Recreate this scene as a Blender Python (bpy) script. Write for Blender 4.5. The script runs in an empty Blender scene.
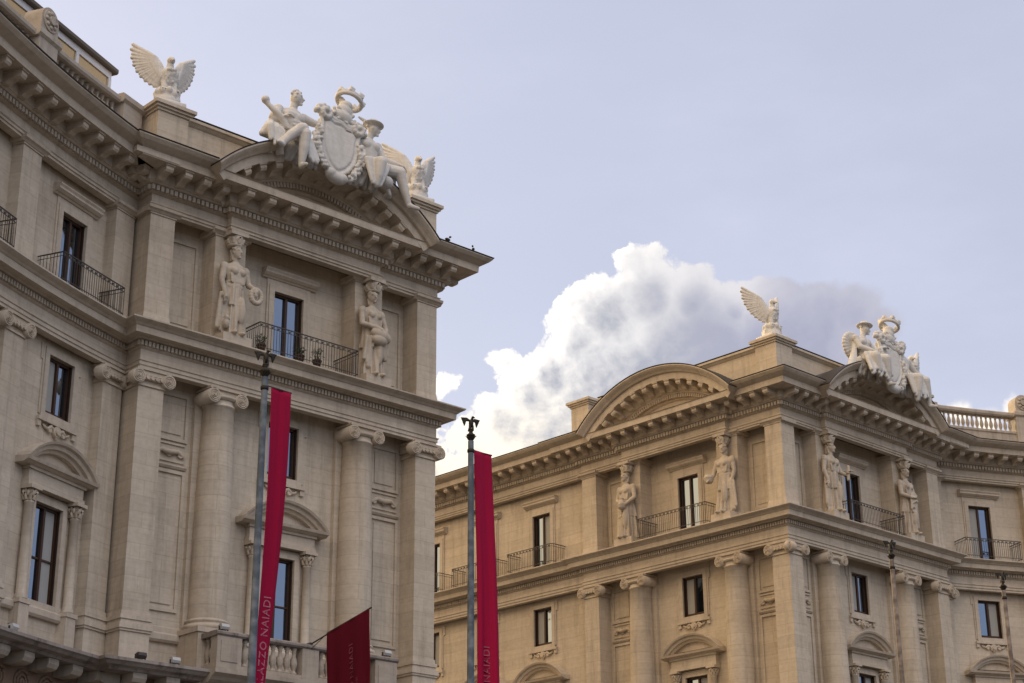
import bpy, bmesh, math, random
from mathutils import Vector, Matrix
random.seed(7)
sc = bpy.context.scene
COL = sc.collection
PI = math.pi

# ------------------------------------------------------------------ camera
FPX, PITCH, ROLL = 1759.5, 0.3667, -0.0079
cam = bpy.data.cameras.new('camera'); cam_o = bpy.data.objects.new('camera', cam); COL.objects.link(cam_o)
cam.sensor_width = 36.0; cam.lens = 36.0 * FPX / 1024.0
cam.clip_start = 0.1; cam.clip_end = 6000
cp, sp = math.cos(PITCH), math.sin(PITCH)
FW = Vector((0, cp, sp)); UP0 = Vector((0, -sp, cp)); RT0 = Vector((1, 0, 0))
cr, sr = math.cos(ROLL), math.sin(ROLL)
RT = RT0 * cr + UP0 * sr; UPV = RT0 * -sr + UP0 * cr
Rm = Matrix((RT, UPV, -FW)).transposed().to_4x4()
cam_o.matrix_world = Matrix.Translation((0, 0, 1.7)) @ Rm
sc.camera = cam_o

# ------------------------------------------------------------------ sky, sun, exposure
SUN_AZ, SUN_EL = math.radians(-41), math.radians(17)      # azimuth clockwise from +Y
sc.view_settings.view_transform = 'Standard'; sc.view_settings.look = 'None'
sc.view_settings.exposure = 0.14; sc.view_settings.gamma = 1.0; sc.view_settings.use_curve_mapping = False
world = bpy.data.worlds.new('World'); sc.world = world; world.use_nodes = True
SUND = Vector((math.sin(SUN_AZ) * math.cos(SUN_EL), math.cos(SUN_AZ) * math.cos(SUN_EL), math.sin(SUN_EL)))
sun = bpy.data.lights.new('sun', 'SUN'); sun.energy = 3.2; sun.angle = math.radians(0.5); sun.color = (1.0, 0.80, 0.55)
sun_o = bpy.data.objects.new('sun', sun); COL.objects.link(sun_o)
sun_o.rotation_euler = SUND.to_track_quat('Z', 'Y').to_euler(); sun_o.location = (0, 0, 80)

def build_world():
    nt = world.node_tree; N = nt.nodes; L = nt.links; N.clear()
    def nd(t, **k):
        n = N.new(t)
        for a, b in k.items(): setattr(n, a, b)
        return n
    def mth(op, a, b=None, c=None, clamp=False):
        n = nd('ShaderNodeMath', operation=op); n.use_clamp = clamp
        for i, v in enumerate((a, b, c)):
            if v is None: continue
            if isinstance(v, (int, float)): n.inputs[i].default_value = v
            else: L.new(v, n.inputs[i])
        return n.outputs[0]
    def vm(op, a, b=None, s=None):
        n = nd('ShaderNodeVectorMath', operation=op)
        for i, v in enumerate((a, b)):
            if v is None: continue
            if isinstance(v, (tuple, list, Vector)): n.inputs[i].default_value = v
            else: L.new(v, n.inputs[i])
        if s is not None: n.inputs['Scale'].default_value = s
        return n.outputs['Value'] if op in ('DOT_PRODUCT', 'LENGTH', 'DISTANCE') else n.outputs[0]
    def mix(f, a, b):
        n = nd('ShaderNodeMix', data_type='RGBA')
        if isinstance(f, (int, float)): n.inputs[0].default_value = f
        else: L.new(f, n.inputs[0])
        for i, v in ((6, a), (7, b)):
            if isinstance(v, tuple): n.inputs[i].default_value = v
            else: L.new(v, n.inputs[i])
        return n.outputs[2]
    def smooth(x, lo, hi, o0=0.0, o1=1.0):
        n = nd('ShaderNodeMapRange', interpolation_type='SMOOTHSTEP')
        L.new(x, n.inputs[0]); n.inputs[1].default_value = lo; n.inputs[2].default_value = hi
        n.inputs[3].default_value = o0; n.inputs[4].default_value = o1
        return n.outputs[0]
    tc = nd('ShaderNodeTexCoord')
    D = vm('NORMALIZE', tc.outputs['Generated'])
    # a sky chart: tangent-plane coordinates round a fixed compass direction (north, 21 degrees up)
    zf = mth('MAXIMUM', vm('DOT_PRODUCT', D, FW), 0.05)
    X = mth('DIVIDE', vm('DOT_PRODUCT', D, RT), zf)
    Y = mth('DIVIDE', vm('DOT_PRODUCT', D, UPV), zf)
    cb = nd('ShaderNodeCombineXYZ'); L.new(X, cb.inputs[0]); L.new(Y, cb.inputs[1])
    P0 = cb.outputs[0]
    def cl(x, y): return ((x - 512) / FPX, (341.5 - y) / FPX, 0)
    def noise(P, scale, detail, rough=.55, w=0.0):
        n = nd('ShaderNodeTexNoise', noise_dimensions='4D'); L.new(P, n.inputs['Vector'])
        n.inputs['W'].default_value = w; n.inputs['Scale'].default_value = scale
        n.inputs['Detail'].default_value = detail; n.inputs['Roughness'].default_value = rough
        return n
    def warp(P):
        n1 = noise(P, 14, 3, .55, 1.3); n2 = noise(P, 60, 5, .6, 4.1)
        a = vm('SCALE', vm('SUBTRACT', n1.outputs['Color'], (.5, .5, .5)), s=.050)
        b = vm('SCALE', vm('SUBTRACT', n2.outputs['Color'], (.5, .5, .5)), s=.020)
        return vm('ADD', P, vm('ADD', a, b))
    BL = [(648, 300, 44), (612, 322, 48), (580, 345, 40), (552, 372, 46), (525, 395, 42), (512, 362, 22), (572, 322, 24), (510, 425, 44),
          (640, 276, 26), (690, 305, 40), (702, 280, 18), (735, 315, 36), (700, 370, 90), (620, 410, 95), (480, 458, 40), (455, 445, 24),
          (442, 398, 15), (770, 365, 75), (560, 440, 80), (430, 475, 50), (380, 480, 60), (330, 500, 60), (850, 420, 60), (780, 322, 36),
          (822, 326, 48), (852, 318, 38), (880, 330, 26), (800, 350, 66), (770, 318, 40), (900, 420, 40), (958, 412, 14), (982, 422, 16), (1006, 413, 14), (1040, 425, 24)]
    def density(P):
        out = None
        for (x, y, r) in BL:
            d = vm('DISTANCE', P, cl(x, y))
            v = mth('MULTIPLY_ADD', d, -FPX / 40.0, r / 40.0)
            out = v if out is None else mth('SMOOTH_MAX', out, v, 0.10)
        return out
    def puffs(P, scale, det):
        n = nd('ShaderNodeTexVoronoi', voronoi_dimensions='2D', feature='SMOOTH_F1'); L.new(P, n.inputs['Vector'])
        n.inputs['Scale'].default_value = scale; n.inputs['Detail'].default_value = det; n.inputs['Roughness'].default_value = .55
        n.inputs['Smoothness'].default_value = .35; n.inputs['Lacunarity'].default_value = 2.3
        return mth('SUBTRACT', .55, n.outputs['Distance'])
    def field(P):
        n1 = noise(P, 16, 3, .5, 1.3); n2 = noise(P, 70, 4, .6, 4.1)
        a = vm('SCALE', vm('SUBTRACT', n1.outputs['Color'], (.5, .5, .5)), s=.022)
        b = vm('SCALE', vm('SUBTRACT', n2.outputs['Color'], (.5, .5, .5)), s=.010)
        W = vm('ADD', P, vm('ADD', a, b))
        d = density(W)
        p = mth('ADD', mth('MULTIPLY', puffs(W, 48, 3), .65), mth('MULTIPLY', puffs(W, 20, 1), .95))
        f = noise(W, 36, 7, .56, 9.0).outputs['Fac']
        p = mth('ADD', p, mth('MULTIPLY_ADD', f, .9, -.45))
        return d, p
    dA, pA = field(P0)
    dB, pB = field(vm('ADD', P0, (-7 / FPX, 3 / FPX, 0)))          # a step towards the sun
    pw = smooth(X, (560 - 512) / FPX, (800 - 512) / FPX, .55, .24)
    hA = mth('ADD', mth('MULTIPLY_ADD', pA, pw, dA), .12)
    west = smooth(X, (520 - 512) / FPX, (720 - 512) / FPX, 1.0, 0.0)
    low = smooth(Y, (341.5 - 470) / FPX, (341.5 - 350) / FPX, 1.0, 0.0)
    soft = smooth(X, (760 - 512) / FPX, (880 - 512) / FPX, .12, .30)
    m0 = nd('ShaderNodeMapRange', interpolation_type='SMOOTHSTEP'); L.new(hA, m0.inputs[0]); m0.inputs[1].default_value = -.02; L.new(soft, m0.inputs[2])
    mask = m0.outputs[0]
    thin = smooth(mth('MULTIPLY_ADD', pA, .30, dA), .0, 1.1, 1.0, 0.0)                          # thin edges let the sun through
    relief = mth('MULTIPLY', mth('SUBTRACT', mth('MULTIPLY_ADD', pA, 1.0, mth('MULTIPLY', dA, .55)), mth('MULTIPLY_ADD', pB, 1.0, mth('MULTIPLY', dB, .55))), 1.35)
    mid = smooth(X, (735 - 512) / FPX, (800 - 512) / FPX, .50, .16)
    glow = mth('MULTIPLY', thin, mth('MULTIPLY_ADD', west, .45, mid))
    far = smooth(X, (930 - 512) / FPX, (950 - 512) / FPX, 0.0, .8)
    glow = mth('ADD', glow, far)
    glow = mth('ADD', glow, mth('MULTIPLY', relief, mth('MULTIPLY_ADD', west, .60, .07)))
    glow = mth('ADD', glow, mth('MULTIPLY', west, .20))
    glow = mth('ADD', glow, mth('MULTIPLY', mth('MULTIPLY', west, low), .30))
    glow = mth('MULTIPLY', glow, 1.0, clamp=True)
    east = smooth(X, (600 - 512) / FPX, (790 - 512) / FPX)
    grey = mix(east, (.44, .455, .52, 1), (.39, .40, .52, 1))
    ccol = mix(glow, grey, mix(low, (1.06, 1.02, .98, 1), (1.10, 1.0, .84, 1)))
    # veil of thin high haze over the clear sky
    sky = nd('ShaderNodeTexSky', sky_type='NISHITA', sun_disc=False)
    sky.sun_elevation = SUN_EL; sky.sun_rotation = SUN_AZ; sky.air_density = 1.0; sky.dust_density = 2.0; sky.ozone_density = 1.5
    skyc = vm('SCALE', sky.outputs[0], s=0.10)
    ci = noise(vm('MULTIPLY', D, (1.0, 1.0, 2.5)), 4, 5, .6, 7.7).outputs['Fac']
    veil = mth('MULTIPLY_ADD', smooth(ci, .35, .75), .14, .60)
    veil = mth('MULTIPLY', veil, smooth(vm('DOT_PRODUCT', D, (0, 0, 1)), 0.0, 0.12))
    base = mix(veil, skyc, (.715, .73, .895, 1))
    # bright cloud added out of view behind the viewer to brighten the facades
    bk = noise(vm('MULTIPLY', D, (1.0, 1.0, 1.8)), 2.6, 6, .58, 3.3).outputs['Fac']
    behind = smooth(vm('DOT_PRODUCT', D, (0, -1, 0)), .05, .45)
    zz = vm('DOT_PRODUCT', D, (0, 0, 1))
    fill_bank = mth('MULTIPLY', mth('MULTIPLY', smooth(bk, .38, .58), behind), smooth(zz, .32, .66))
    base = mix(fill_bank, base, (2.9, 2.78, 2.78, 1))
    # a lower bank in the west-south-west, unseen, added to warm the street front
    waz = math.radians(246); warm_fill = smooth(vm('DOT_PRODUCT', D, (math.sin(waz) * .85, math.cos(waz) * .85, .53)), .45, .80)
    base = mix(mth('MULTIPLY', warm_fill, smooth(bk, .30, .55)), base, (2.1, 1.5, .86, 1))
    # the cloud is only worked out inside its own patch of sky
    inside = None
    for v, op, lim in ((X, 'GREATER_THAN', (250 - 512) / FPX), (X, 'LESS_THAN', (1120 - 512) / FPX), (Y, 'GREATER_THAN', (341.5 - 560) / FPX), (Y, 'LESS_THAN', (341.5 - 225) / FPX), (vm('DOT_PRODUCT', D, FW), 'GREATER_THAN', .7)):
        t = mth(op, v, lim); inside = t if inside is None else mth('MULTIPLY', inside, t)
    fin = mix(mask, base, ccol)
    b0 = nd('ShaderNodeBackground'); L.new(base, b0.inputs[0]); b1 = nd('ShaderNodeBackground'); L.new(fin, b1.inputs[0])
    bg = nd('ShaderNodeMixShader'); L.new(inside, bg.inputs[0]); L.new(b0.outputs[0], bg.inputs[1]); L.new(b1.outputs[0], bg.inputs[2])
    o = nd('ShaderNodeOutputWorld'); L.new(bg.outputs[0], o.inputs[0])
build_world()

# ------------------------------------------------------------------ materials
def mat(name, col, rough=.8, metal=0.0, spec=.3):
    m = bpy.data.materials.new(name); m.use_nodes = True
    b = m.node_tree.nodes['Principled BSDF']
    b.inputs['Base Color'].default_value = (*col, 1); b.inputs['Roughness'].default_value = rough
    b.inputs['Metallic'].default_value = metal; b.inputs['Specular IOR Level'].default_value = spec
    return m
def stone(name, c1, c2, mortar, courses=True, row=.56, brick=2.6, stain=.40, bump=.25, stain_col=(.14, .115, .09), joint=.02):
    m = bpy.data.materials.new(name); m.use_nodes = True
    nt = m.node_tree; N = nt.nodes; L = nt.links; b = N['Principled BSDF']
    b.inputs['Roughness'].default_value = .85; b.inputs['Specular IOR Level'].default_value = .25
    geo = N.new('ShaderNodeNewGeometry'); uv = N.new('ShaderNodeUVMap'); uv.uv_map = 'UVMap'
    def noise(vec, scale, det, rough=.6):
        n = N.new('ShaderNodeTexNoise'); n.inputs['Scale'].default_value = scale; n.inputs['Detail'].default_value = det
        n.inputs['Roughness'].default_value = rough; L.new(vec, n.inputs['Vector']); return n.outputs['Fac']
    def ramp(f, a, bb):
        n = N.new('ShaderNodeMapRange'); L.new(f, n.inputs[0]); n.inputs[1].default_value = a; n.inputs[2].default_value = bb; return n.outputs[0]
    def mix(f, a, bb, typ='MIX'):
        n = N.new('ShaderNodeMix'); n.data_type = 'RGBA'; n.blend_type = typ
        if isinstance(f, float): n.inputs[0].default_value = f
        else: L.new(f, n.inputs[0])
        for i, v in ((6, a), (7, bb)):
            if isinstance(v, tuple): n.inputs[i].default_value = (*v, 1)
            else: L.new(v, n.inputs[i])
        return n.outputs[2]
    pos = geo.outputs['Position']
    big = noise(pos, .35, 4); fine = noise(pos, 5.0, 6, .7)
    col = mix(ramp(big, .3, .7), c1, c2)
    if courses:
        br = N.new('ShaderNodeTexBrick'); L.new(uv.outputs[0], br.inputs['Vector'])
        br.inputs['Scale'].default_value = 1.0; br.inputs['Brick Width'].default_value = brick; br.inputs['Row Height'].default_value = row
        br.inputs['Mortar Size'].default_value = joint; br.inputs['Mortar Smooth'].default_value = .6; br.inputs['Bias'].default_value = 0
        br.inputs['Color1'].default_value = (.92, .912, .905, 1); br.inputs['Color2'].default_value = (1.05, 1.045, 1.04, 1)
        br.inputs['Mortar'].default_value = (*mortar, 1)
        col = mix(1.0, col, br.outputs['Color'], 'MULTIPLY')
    # travertine veins lie along the beds
    st = N.new('ShaderNodeMapping'); L.new(pos, st.inputs['Vector']); st.inputs['Scale'].default_value = (.5, .5, 9)
    vein = noise(st.outputs[0], 1.0, 5, .7)
    col = mix(ramp(vein, .45, .80), col, mix(1.0, col, (.86, .845, .83), 'MULTIPLY'))
    # rain streaks and soot
    sk = N.new('ShaderNodeMapping'); L.new(pos, sk.inputs['Vector']); sk.inputs['Scale'].default_value = (2.4, 2.4, .22)
    streak = noise(sk.outputs[0], 1.0, 5, .65)
    f = N.new('ShaderNodeMath'); f.operation = 'MULTIPLY'; L.new(ramp(streak, .50, .78), f.inputs[0]); f.inputs[1].default_value = stain
    col = mix(f.outputs[0], col, stain_col)
    col = mix(ramp(fine, .35, .8), col, mix(1.0, col, (.82, .80, .78), 'MULTIPLY'))
    L.new(col, b.inputs['Base Color'])
    bp = N.new('ShaderNodeBump'); bp.inputs['Strength'].default_value = bump; bp.inputs['Distance'].default_value = .03
    L.new(fine, bp.inputs['Height']); L.new(bp.outputs[0], b.inputs['Normal'])
    return m
M_WALL = stone('travertine_wall', (.54, .465, .37), (.61, .54, .44), (.86, .84, .82))
M_TRIM = stone('travertine_trim', (.54, .465, .375), (.61, .54, .445), (.88, .86, .84), courses=True, row=3, brick=1.3, stain=.38, joint=.012)
M_ORN = stone('travertine_carving', (.53, .445, .345), (.59, .51, .41), (.7, .7, .7), courses=False, stain=.3)
M_MARBLE = stone('pale_marble', (.60, .585, .555), (.70, .685, .655), (.7, .7, .7), courses=False, stain=.30, stain_col=(.22, .20, .17))
M_CARY = stone('weathered_marble', (.51, .44, .355), (.58, .51, .42), (.7, .7, .7), courses=False, stain=.55, stain_col=(.16, .135, .11))
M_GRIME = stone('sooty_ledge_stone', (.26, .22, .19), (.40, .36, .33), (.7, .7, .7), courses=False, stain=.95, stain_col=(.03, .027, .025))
M_BALC = stone('balcony_stone', (.42, .365, .30), (.50, .44, .37), (.7, .7, .7), courses=False, stain=.5, stain_col=(.08, .07, .06))
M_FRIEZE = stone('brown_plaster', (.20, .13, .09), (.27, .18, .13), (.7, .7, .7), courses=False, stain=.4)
M_ROOF = stone('slate_roof', (.10, .10, .11), (.14, .14, .15), (.5, .5, .5), courses=True, row=.35, brick=.4, stain=.3)
M_FLASH = mat('lead_flashing', (.045, .038, .032), .7)
M_SOFF = mat('grey_brown_roofing', (.13, .11, .09), .8)
M_WOOD = mat('brown_painted_wood', (.055, .026, .014), .5)
M_WOOD2 = mat('dark_shutter_wood', (.030, .017, .011), .6)
M_IRON = mat('weathered_iron', (.065, .056, .05), .5, .3)
M_WHITE = mat('white_painted_metal', (.62, .62, .64), .4)
M_CURT = mat('grey_white_curtain', (.34, .335, .32), .9)
M_LAMP = mat('white_lamp_housing', (.5, .5, .49), .5)
M_BRONZE = mat('dark_bronze', (.030, .026, .020), .55, .5)
M_TERRA = mat('dull_terracotta', (.10, .055, .035), .9)
def leafmat():
    m = mat('leaf_green', (.035, .06, .02), .7); return m
M_LEAF = leafmat()
def glassmat():
    m = mat('window_glass', (.22, .27, .34), .03, 1.0, .5)
    b = m.node_tree.nodes['Principled BSDF']; b.inputs['IOR'].default_value = 2.9
    N = m.node_tree.nodes; L = m.node_tree.links
    n = N.new('ShaderNodeTexNoise'); n.inputs['Scale'].default_value = .9; g = N.new('ShaderNodeNewGeometry'); L.new(g.outputs['Position'], n.inputs['Vector'])
    bp = N.new('ShaderNodeBump'); bp.inputs['Strength'].default_value = .04; bp.inputs['Distance'].default_value = .3
    L.new(n.outputs['Fac'], bp.inputs['Height']); L.new(bp.outputs[0], b.inputs['Normal'])
    return m
M_GLASS = glassmat()
M_CLEAR = mat('amber_tinted_glass', (.50, .35, .17), .04, .55)
def polemat():
    m = mat('galvanised_pole', (.20, .24, .28), .75, 0.0, .15)
    N = m.node_tree.nodes; L = m.node_tree.links; b = N['Principled BSDF']
    g = N.new('ShaderNodeNewGeometry'); n = N.new('ShaderNodeTexNoise'); n.inputs['Scale'].default_value = 4; n.inputs['Detail'].default_value = 6
    L.new(g.outputs['Position'], n.inputs['Vector']); r = N.new('ShaderNodeValToRGB'); L.new(n.outputs['Fac'], r.inputs[0])
    r.color_ramp.elements[0].position = .4; r.color_ramp.elements[0].color = (.085, .105, .135, 1)
    r.color_ramp.elements[1].position = .7; r.color_ramp.elements[1].color = (.19, .22, .26, 1)
    L.new(r.outputs[0], b.inputs['Base Color']); return m
M_POLE = polemat()
def rustpole():
    m = polemat(); m.name = 'peeling_pole_paint'
    r = [n for n in m.node_tree.nodes if n.type == 'VALTORGB'][0]
    r.color_ramp.elements[0].color = (.15, .125, .11, 1); r.color_ramp.elements[1].color = (.34, .29, .255, 1)
    return m
M_POLE2 = rustpole()
def cloth(name, c, trans=.35):
    m = bpy.data.materials.new(name); m.use_nodes = True; N = m.node_tree.nodes; L = m.node_tree.links
    b = N['Principled BSDF']; b.inputs['Base Color'].default_value = (*c, 1); b.inputs['Roughness'].default_value = .75; b.inputs['Specular IOR Level'].default_value = .15
    t = N.new('ShaderNodeBsdfTranslucent'); t.inputs[0].default_value = (*c, 1)
    x = N.new('ShaderNodeMixShader'); x.inputs[0].default_value = trans
    L.new(b.outputs[0], x.inputs[1]); L.new(t.outputs[0], x.inputs[2]); L.new(x.outputs[0], N['Material Output'].inputs[0])
    return m
M_BAN = cloth('crimson_cloth', (.43, .008, .06))
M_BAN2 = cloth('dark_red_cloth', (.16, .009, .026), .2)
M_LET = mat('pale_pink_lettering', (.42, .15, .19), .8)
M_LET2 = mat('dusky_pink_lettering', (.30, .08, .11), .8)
def groundmat(name, c1, c2, sc_):
    m = mat(name, c1, .9); N = m.node_tree.nodes; L = m.node_tree.links
    g = N.new('ShaderNodeNewGeometry'); n = N.new('ShaderNodeTexNoise'); n.inputs['Scale'].default_value = sc_; n.inputs['Detail'].default_value = 8
    L.new(g.outputs['Position'], n.inputs['Vector']); r = N.new('ShaderNodeValToRGB'); L.new(n.outputs['Fac'], r.inputs[0])
    r.color_ramp.elements[0].color = (*c1, 1); r.color_ramp.elements[1].color = (*c2, 1); L.new(r.outputs[0], N['Principled BSDF'].inputs['Base Color'])
    return m
M_ASPH = groundmat('asphalt', (.04, .04, .042), (.07, .068, .066), 3)
M_PAVE = groundmat('paving', (.12, .11, .10), (.18, .17, .155), 2)

# ------------------------------------------------------------------ mesh builder
class MB:
    def __init__(s): s.v = []; s.f = []; s.uv = []; s.sm = []
    def quad(s, pts, uvs, smooth=False):
        i = len(s.v); s.v += [tuple(p) for p in pts]; s.f.append(tuple(range(i, i + len(pts)))); s.uv.append(uvs); s.sm.append(smooth)
    def grid(s, rows, uvrows, smooth=False, closed=False):
        base = len(s.v); n = len(rows[0])
        for r in rows: s.v += [tuple(p) for p in r]
        for a in range(len(rows) - 1):
            for b in range(n - 1):
                s.f.append((base + a * n + b, base + a * n + b + 1, base + (a + 1) * n + b + 1, base + (a + 1) * n + b))
                s.uv.append([uvrows[a][b], uvrows[a][b + 1], uvrows[a + 1][b + 1], uvrows[a + 1][b]]); s.sm.append(smooth)
    # local axes: x along, d outwards (mesh y = -d), z up
    def box(s, x0, x1, d0, d1, z0, z1, tx0=0, tx1=0, td=0):
        # tx/td: extra size at the bottom (battered foot)
        y0, y1 = -d1, -d0
        B = [(x0 - tx0, y0 - td, z0), (x1 + tx1, y0 - td, z0), (x1 + tx1, y1, z0), (x0 - tx0, y1, z0)]
        T = [(x0, y0, z1), (x1, y0, z1), (x1, y1, z1), (x0, y1, z1)]
        s.quad([B[0], B[1], T[1], T[0]], [(x0, z0), (x1, z0), (x1, z1), (x0, z1)])
        s.quad([B[1], B[2], T[2], T[1]], [(x1 + .3, z0), (x1 + .3 + d1 - d0, z0), (x1 + .3 + d1 - d0, z1), (x1 + .3, z1)])
        s.quad([B[3], B[0], T[0], T[3]], [(x0 - .3 - d1 + d0, z0), (x0 - .3, z0), (x0 - .3, z1), (x0 - .3 - d1 + d0, z1)])
        s.quad([B[2], B[3], T[3], T[2]], [(x1, z0), (x0, z0), (x0, z1), (x1, z1)])
        s.quad(T, [(x0, y0), (x1, y0), (x1, y1), (x0, y1)])
        s.quad(B[::-1], [(x0, y1), (x1, y1), (x1, y0), (x0, y0)])
    def ring(s, x0, x1, z0, z1, w, d0, d1, bottom=True):
        # mitre-free frame of four bars round an opening
        s.box(x0 - w, x0, d0, d1, z0 if bottom else z0, z1, 0, 0)
        s.box(x1, x1 + w, d0, d1, z0, z1)
        s.box(x0 - w, x1 + w, d0, d1, z1, z1 + w)
        if bottom: s.box(x0 - w, x1 + w, d0, d1, z0 - w, z0)
    def lathe(s, prof, cx=0, cd=0, seg=24, cz=0, a0=0, a1=2 * PI, smooth=True):
        rows = []; uvs = []
        for r, z in prof:
            rows.append([(cx + r * math.cos(a0 + (a1 - a0) * k / seg), -cd + r * math.sin(a0 + (a1 - a0) * k / seg), cz + z) for k in range(seg + 1)])
            uvs.append([(k / seg * 2 * PI * .6, z) for k in range(seg + 1)])
        s.grid(rows, uvs, smooth)
    def cyl_d(s, cx, cz, r, d0, d1, seg=20):
        # a disc whose axis points outwards
        c = [(cx + r * math.cos(2 * PI * k / seg), cz + r * math.sin(2 * PI * k / seg)) for k in range(seg)]
        for k in range(seg):
            a, b = c[k], c[(k + 1) % seg]
            s.quad([(a[0], -d1, a[1]), (a[0], -d0, a[1]), (b[0], -d0, b[1]), (b[0], -d1, b[1])], [(0, 0), (0, .1), (.1, .1), (.1, 0)], True)
        s.quad([(x, -d1, z) for x, z in c], [(x, z) for x, z in c])
    def tube(s, pts, r, seg=6):
        rows = []
        for i, p in enumerate(pts):
            p = Vector(p); t = (Vector(pts[min(i + 1, len(pts) - 1)]) - Vector(pts[max(i - 1, 0)])).normalized()
            a = t.orthogonal().normalized(); b = t.cross(a)
            rr = r[i] if isinstance(r, (list, tuple)) else r
            rows.append([p + (a * math.cos(2 * PI * k / seg) + b * math.sin(2 * PI * k / seg)) * rr for k in range(seg + 1)])
        s.grid(rows, [[(k * .05, i * .3) for k in range(seg + 1)] for i in range(len(rows))], True)
    def extrude_x(s, prof, x0, x1):
        # closed profile of (d, z) pushed along x
        n = len(prof); per = 0
        for k in range(n):
            a, b = prof[k], prof[(k + 1) % n]
            s.quad([(x0, -a[0], a[1]), (x1, -a[0], a[1]), (x1, -b[0], b[1]), (x0, -b[0], b[1])], [(x0, a[1]), (x1, a[1]), (x1, b[1]), (x0, b[1])])
        s.quad([(x0, -d, z) for d, z in prof], [(d, z) for d, z in prof]); s.quad([(x1, -d, z) for d, z in prof][::-1], [(d, z) for d, z in prof][::-1])
    def arc_band(s, R, zc, a0, a1, prof, seg=28):
        # closed profile of (radius change, d) swept round an arc in the x-z plane, angle 0 = up
        n = len(prof); rows = []
        for k in range(seg + 1):
            a = a0 + (a1 - a0) * k / seg
            rows.append([((R + dr) * math.sin(a), -d, zc + (R + dr) * math.cos(a)) for dr, d in prof + prof[:1]])
        uv = [[(R * (a0 + (a1 - a0) * k / seg), j * .15) for j in range(n + 1)] for k in range(seg + 1)]
        s.grid(rows, uv)
        s.quad(rows[0][:-1], [(j * .1, 0) for j in range(n)]); s.quad(rows[-1][:-1][::-1], [(j * .1, 0) for j in range(n)])
    def sweep(s, path, prof, caps=True, u0=0.0):
        # closed profile (d, z) mitred along a plan path (outward = right of travel)
        n = len(path); segs = []
        for i in range(n - 1):
            dx, dy = path[i + 1][0] - path[i][0], path[i + 1][1] - path[i][1]; l = math.hypot(dx, dy); segs.append((dx / l, dy / l, l))
        u = u0; us = [u]
        for t in segs: u += t[2]; us.append(u)
        def nrm(t): return (t[1], -t[0])
        rows = []
        for i in range(n):
            if i == 0: m = nrm(segs[0])
            elif i == n - 1: m = nrm(segs[-1])
            else:
                a, b = nrm(segs[i - 1]), nrm(segs[i]); k = 1 + a[0] * b[0] + a[1] * b[1]; k = max(k, .3); m = ((a[0] + b[0]) / k, (a[1] + b[1]) / k)
            rows.append([(path[i][0] + m[0] * d, path[i][1] + m[1] * d, z) for d, z in prof + prof[:1]])
        acc = [0]
        for j in range(len(prof)):
            a, b = prof[j], (prof + prof[:1])[j + 1]; acc.append(acc[-1] + math.hypot(b[0] - a[0], b[1] - a[1]))
        z0 = prof[0][1]
        s.grid(rows, [[(us[i], z0 + acc[j]) for j in range(len(prof) + 1)] for i in range(n)])
        if caps:
            s.quad(rows[0][:-1][::-1], [(d, z) for d, z in prof][::-1]); s.quad(rows[-1][:-1], [(d, z) for d, z in prof])
    def mesh(s, name, m):
        me = bpy.data.meshes.new(name); me.from_pydata(s.v, [], s.f)
        ul = me.uv_layers.new(name='UVMap'); k = 0
        for f in s.uv:
            for u in f: ul.data[k].uv = u; k += 1
        me.polygons.foreach_set('use_smooth', s.sm)
        bm = bmesh.new(); bm.from_mesh(me); bmesh.ops.remove_doubles(bm, verts=bm.verts, dist=.0008)
        bmesh.ops.recalc_face_normals(bm, faces=bm.faces); bm.to_mesh(me); bm.free()
        me.materials.append(m); me.update(); return me

WM = {}                                      # world matrix of every object built
def link(name, data, parent=None, W=Matrix.Identity(4)):
    o = bpy.data.objects.new(name, data); COL.objects.link(o); W = W.copy()
    if parent: o.parent = parent; o.matrix_basis = WM[parent.name].inverted() @ W
    else: o.matrix_basis = W
    WM[o.name] = W; return o
def tag(o, label, cat, group=None):
    o['label'] = label; o['category'] = cat
    if group: o['group'] = group
    return o
def structure(o): o['kind'] = 'structure'; return o
CACHE = {}
def cached(key, mk, m):
    if key not in CACHE: CACHE[key] = mk().mesh(key, m)
    return CACHE[key]
class Frame:                                  # straight stretch of facade: x along, d out, z up
    def __init__(s, o, u):
        s.o = Vector((o[0], o[1], 0)); s.u = Vector((u[0], u[1], 0)).normalized(); s.n = Vector((s.u.y, -s.u.x, 0))
    def P(s, x, d=0, z=0): return s.o + s.u * x + s.n * d + Vector((0, 0, z))
    def M(s, x=0, d=0, z=0, rot=0):
        p = s.P(x, d, z); m = Matrix((s.u, -s.n, Vector((0, 0, 1)))).transposed().to_4x4()
        return Matrix.Translation(p) @ m @ Matrix.Rotation(rot, 4, 'Z')
    def xy(s, x, d=0): p = s.P(x, d); return (p.x, p.y)

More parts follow.
